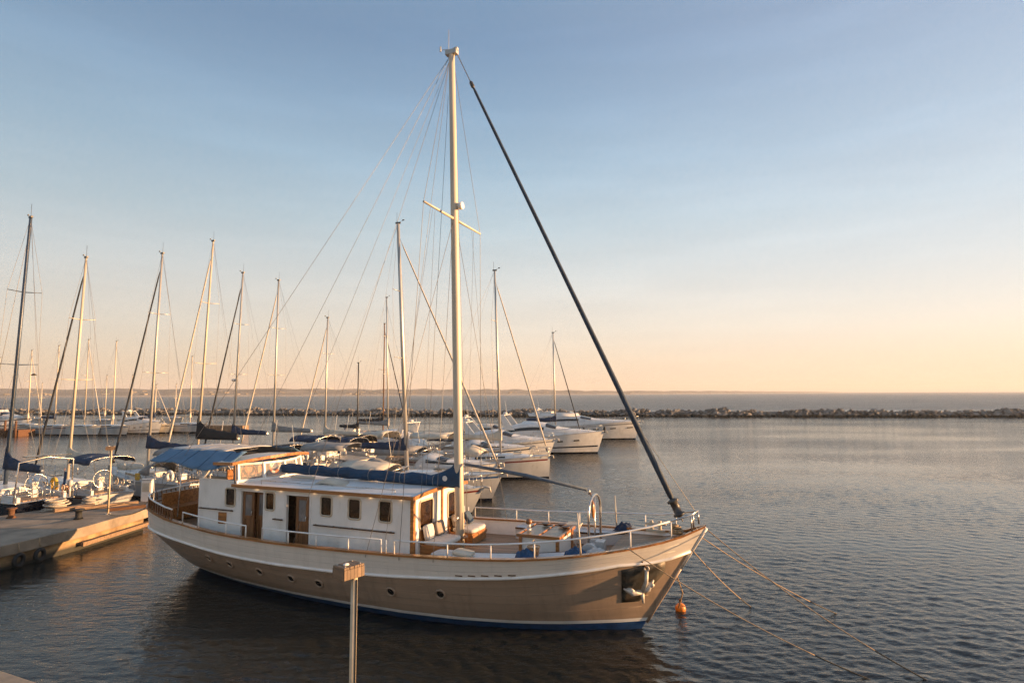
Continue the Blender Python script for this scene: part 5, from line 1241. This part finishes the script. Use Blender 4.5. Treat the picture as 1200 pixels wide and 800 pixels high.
# bollards, ropes, planks on the pier
t = thing('pier_bollard', 'black iron bollard on the pier edge left of the light post', 'bollard', (-19.35, 27.2, .95), 0, 'iron bollards on the pier')
MB().tube([(0, 0, 0), (0, 0, .1), (0, 0, .34), (0, 0, .42), (0, 0, .45)], [.20, .13, .13, .24, .2], 14).build('post', M['rubber'], t)
t = thing('pier_bollard', 'rusty iron bollard near the left edge of the pier', 'bollard', (-22.6, 27.5, .95), 0, 'iron bollards on the pier')
MB().tube([(0, 0, 0), (0, 0, .1), (0, 0, .34), (0, 0, .42), (0, 0, .45)], [.20, .12, .12, .22, .18], 14).build('post', M['rust'], t)
for loc, rz, ln, lab, m in (((-19.9, 29.9, 1.05), R(42), 2.6, 'sunlit timber beam lying on the pier behind the light post', 'oldwood'), ((-18.5, 29.6, 1.02), R(38), 1.9, 'dark gangplank lying on the pier end by the ship stern', 'darkwood'), ((-21.0, 29.2, 1.08), R(50), 1.6, 'short grey timber beam lying beside the rope heap', 'oldwood')):
    o = MB().box((0, 0, 0), (ln, .30, .16)).build('timber_beam', M[m], bevel=.015); place(o, loc, rz); tag(o, lab, 'beam', 'timbers lying on the pier')
def ropeheap(loc, R0, m, lab, seed):
    r = random.Random(seed); b = MB()
    for k in range(10):
        b.ring((r.uniform(-.12, .12), r.uniform(-.12, .12), .05+.045*k), R0*r.uniform(.5, 1.), .035, 'Z', 14, 5)
    b.tube([(r.uniform(-1, 1)*R0*1.3, r.uniform(-1, 1)*R0*1.3, .04) for k in range(7)], .035, 5)
    o = b.build('rope_coil', m); place(o, loc); tag(o, lab, 'rope', 'rope heaps on the pier')
ropeheap((-22.0, 29.4, .95), .55, M['palerope'], 'big pale heap of rope on the pier behind the dark yacht stern', 1)
ropeheap((-20.9, 30.2, .95), .40, M['palerope'], 'smaller pale heap of rope right of the big one on the pier', 2)
o = thing('power_pedestal', 'white power pedestal on the pontoon at the ship stern', 'pedestal', (-18.9, 31.5, .95)); MB().box((0, 0, .55), (.55, .3, 1.1)).build('cabinet', M['whiteplastic'], o, bevel=.04); MB().box((0, -.16, .75), (.4, .02, .45)).build('panel', M['cream'], o); MB().box((0, 0, 1.13), (.6, .35, .06)).build('lid', M['gel2'], o, bevel=.02)
o = MB().box((0, 0, 0), (.5, .4, .28)).build('blue_crate', M['bluecloth'], bevel=.03); place(o, (-23.0, 26.3, 1.09), .4); tag(o, 'small blue crate on the pier at the left picture edge', 'crate')
for k, (y, lab) in enumerate(((23.0, 'old tyre hung as fender on the shaded pier face, the left one'), (23.75, 'old tyre hung as fender on the shaded pier face, the right one'))):
    x = -18.63+(y-23)*.256; o = thing('tyre_fender', lab, 'tyre', (x+.12, y, .30), 0, 'tyres on the pier face')
    MB().ring((0, 0, 0), .21, .075, 'X', 20, 8).build('tyre', M['rubber'], o); MB().tube([(0, 0, .3), (-.05, 0, .66)], .02, 5).build('lanyard', M['rope'], o)
# life rings and fenders on the boats
for k, (p, lab) in enumerate((((-19.2, 34.0, 1.9), 'white horseshoe lifebuoy on the stern rail behind the lamp post on the pier'), ((-14.6, 42.6, 2.1), 'white lifebuoy on a stern rail beyond the wheelhouse roof'), ((-23.1, 30.6, 2.0), 'yellow horseshoe lifebuoy on the stern rail of the dark yacht'), ((-15.9, 44.2, 1.9), 'white lifebuoy on a stern right of the wheelhouse windows'))):
    o = thing('lifebuoy', lab, 'lifebuoy', p, R(-30), 'lifebuoys on the stern rails')
    MB().ring((0, 0, 0), .26, .085, 'Y', 18, 8, R(-60), R(240)).build('foam', M['yellowplastic'] if k == 2 else M['whiteplastic'], o); MB().tube([(-.13, 0, -.22), (.13, 0, -.22)], .015, 5).build('strap', M['navy'], o)
def fender(p, m, lab):
    o = thing('fender', lab, 'fender', p, 0, 'fenders hanging on the yachts')
    MB().ball((0, 0, 0), (.15, .15, .42), 12, 8, sq=.7).build('body', M[m], o); MB().tube([(0, 0, .4), (0, 0, .9)], .015, 5).build('lanyard', M['rope'], o)
def on_yacht(Y, u, dz, out=.14):
    t, hp, zr = Y; p = hp(u, zr(u)*dz, -1); c, s_ = math.cos(t.rotation_euler.z), math.sin(t.rotation_euler.z)
    p.y -= out; return (t.location.x+p.x*c-p.y*s_, t.location.y+p.x*s_+p.y*c, p.z)
fender(on_yacht(Y1, .50, .62), 'rubber', 'black fender on the side of the middle motor yacht')
for u, w_ in ((.42, 'left'), (.58, 'middle'), (.74, 'right')): fender(on_yacht(Y2, u, .62), 'rubber', f'black fender on the largest motor yacht, the {w_} one of three')

# ------------------------------------------------------------------ mooring ropes, buoy, gull
def line(name, pts, r_, m, lab, group=None):
    o = MB().tube(pts, r_, 6).build(name, M[m]); return tag(o, lab, 'rope', group)
GR = 'mooring ropes from the bow'
def moor(p, q, d, lab, wet=.22):
    pts = sag(p, Vector((q[0], q[1], -.12)), d, 24); k = int(24*(1-wet)); t = thing('mooring_rope', lab, 'rope', p, 0, GR)
    loc = [x-Vector(p) for x in pts]
    MB().tube(loc[:k+1], .0135, 6).build('dry_length', M['rope'], t); MB().tube(loc[k:], .016, 6).build('wet_length', M['wetrope'], t)
moor(W2(-.05, -1.36, 2.46), (8.42, 14.11), .22, 'longest tan mooring rope from the near rail to bottom right, nearest of four')
moor(W2(1.42, -.06, 2.25), (7.39, 18.9), .10, 'short tan rope from the stem entering water right of the buoy')
moor(W2(1.62, .02, 2.62), (9.78, 18.31), .14, 'tan rope from the bow tip ending halfway to the right')
moor(W2(1.74, .05, 2.86), (9.62, 13.98), .25, 'tan rope from the very bow tip running farthest to bottom right')
line('deck_rope', [W2(-.05, -1.36, 2.46), W2(-.35, -1.15, 2.36), W2(-.15, -.7, 2.36), W2(.4, -.45, 2.46), W2(.7, -.62, 2.55), W2(.9, -.2, 2.6)], .022, 'palerope', 'pale loose rope lying on the foredeck inside the near rail')
o = thing('mooring_buoy', 'small orange ball buoy floating beside the bow', 'buoy', (5.02, 18.5, .0))
MB().ball((0, 0, .06), (.16, .16, .16), 16, 10).build('float', M['orange'], o); MB().cyl((0, 0, .24), .045, .09, 8).build('eye', M['rust'], o)
line('buoy_rope', [W2(.96, -.03, 1.62), Vector((4.85, 17.6, .8)), Vector((4.93, 18.36, .12))], .018, 'rope', 'thin rope from the stem down to the orange buoy')
line('stern_rope', sag(W2(-17.7, -1.2, 2.5), (-18.3, 27.6, 1.1), .25), .022, 'rope', 'tan stern rope from the ship to the pier')
line('stern_rope', sag(W2(-17.8, 1.0, 2.5), (-19.2, 30.2, 1.1), .2), .022, 'rope', 'second stern rope from the ship to the pier end')
b = MB(); b.ball((0, 0, 0), (.30, .10, .09), 10, 7)
for sd in (-1, 1): b.grid([[Vector((-.08, sd*.05, .04)), Vector((-.05, sd*.35, .16)), Vector((-.12, sd*.70, .08))], [Vector((.14, sd*.05, .05)), Vector((.14, sd*.35, .17)), Vector((.0, sd*.70, .08))]], True)
o = b.build('gull', M['bird'], solid=.02); place(o, (-60, 75, 8.9), .6); tag(o, 'small dark bird gliding low over the boats at left', 'bird')

# more motor boats packed along the pontoon, sterns towards it
LM = (-.85, .53)
for k, (x, y, L_, B_, f_, cv, hm, rf, lab) in enumerate((
    (-19.6, 55.0, 8.5, 3.0, 1.2, 'navy', 'gel', 'open', 'motor boat with navy canopy before the yacht with grey boom cover'),
    (-18.6, 62.0, 9.0, 3.1, 1.3, 'cream', 'gel3', 'open', 'motor boat with cream canopy on the left side of the pontoon'),
    (-16.9, 65.6, 9.5, 3.2, 1.4, 'greycan', 'gel', 'hard', 'white motor cruiser with hard top on the left side of the pontoon'),
    (-24.6, 45.9, 7.5, 2.8, 1.1, 'greycan', 'gel2', 'open', 'grey motor boat with grey canopy squeezed between two left row yachts'),
    (-22.0, 49.5, 7.0, 2.7, 1.0, 'black', 'gel', 'open', 'small white motor boat with black canopy in the left row'),
    (-19.4, 58.8, 8.0, 2.9, 1.1, 'black', 'gel2', 'open', 'grey motor boat with black canopy near the pale jib yacht'))):
    motor_yacht(lab, (x, y), LM, L_, B_, f_, 60+k, roof=rf, canvas=cv, hullm=hm)

# pier joints, ladder, hose
PT = bpy.data.objects['concrete_pier']
for a, c in (((-18.02, 25.5), (-25.0, 25.2)), ((-18.9, 22.2), (-26.6, 22.2)), ((-17.82, 27.9), (-23.5, 28.0))):
    MB().bar((a[0]-.02, a[1], .951), (c[0]+.1, c[1], .951), .035, .008).build('joint', M['wetrope'], PT)
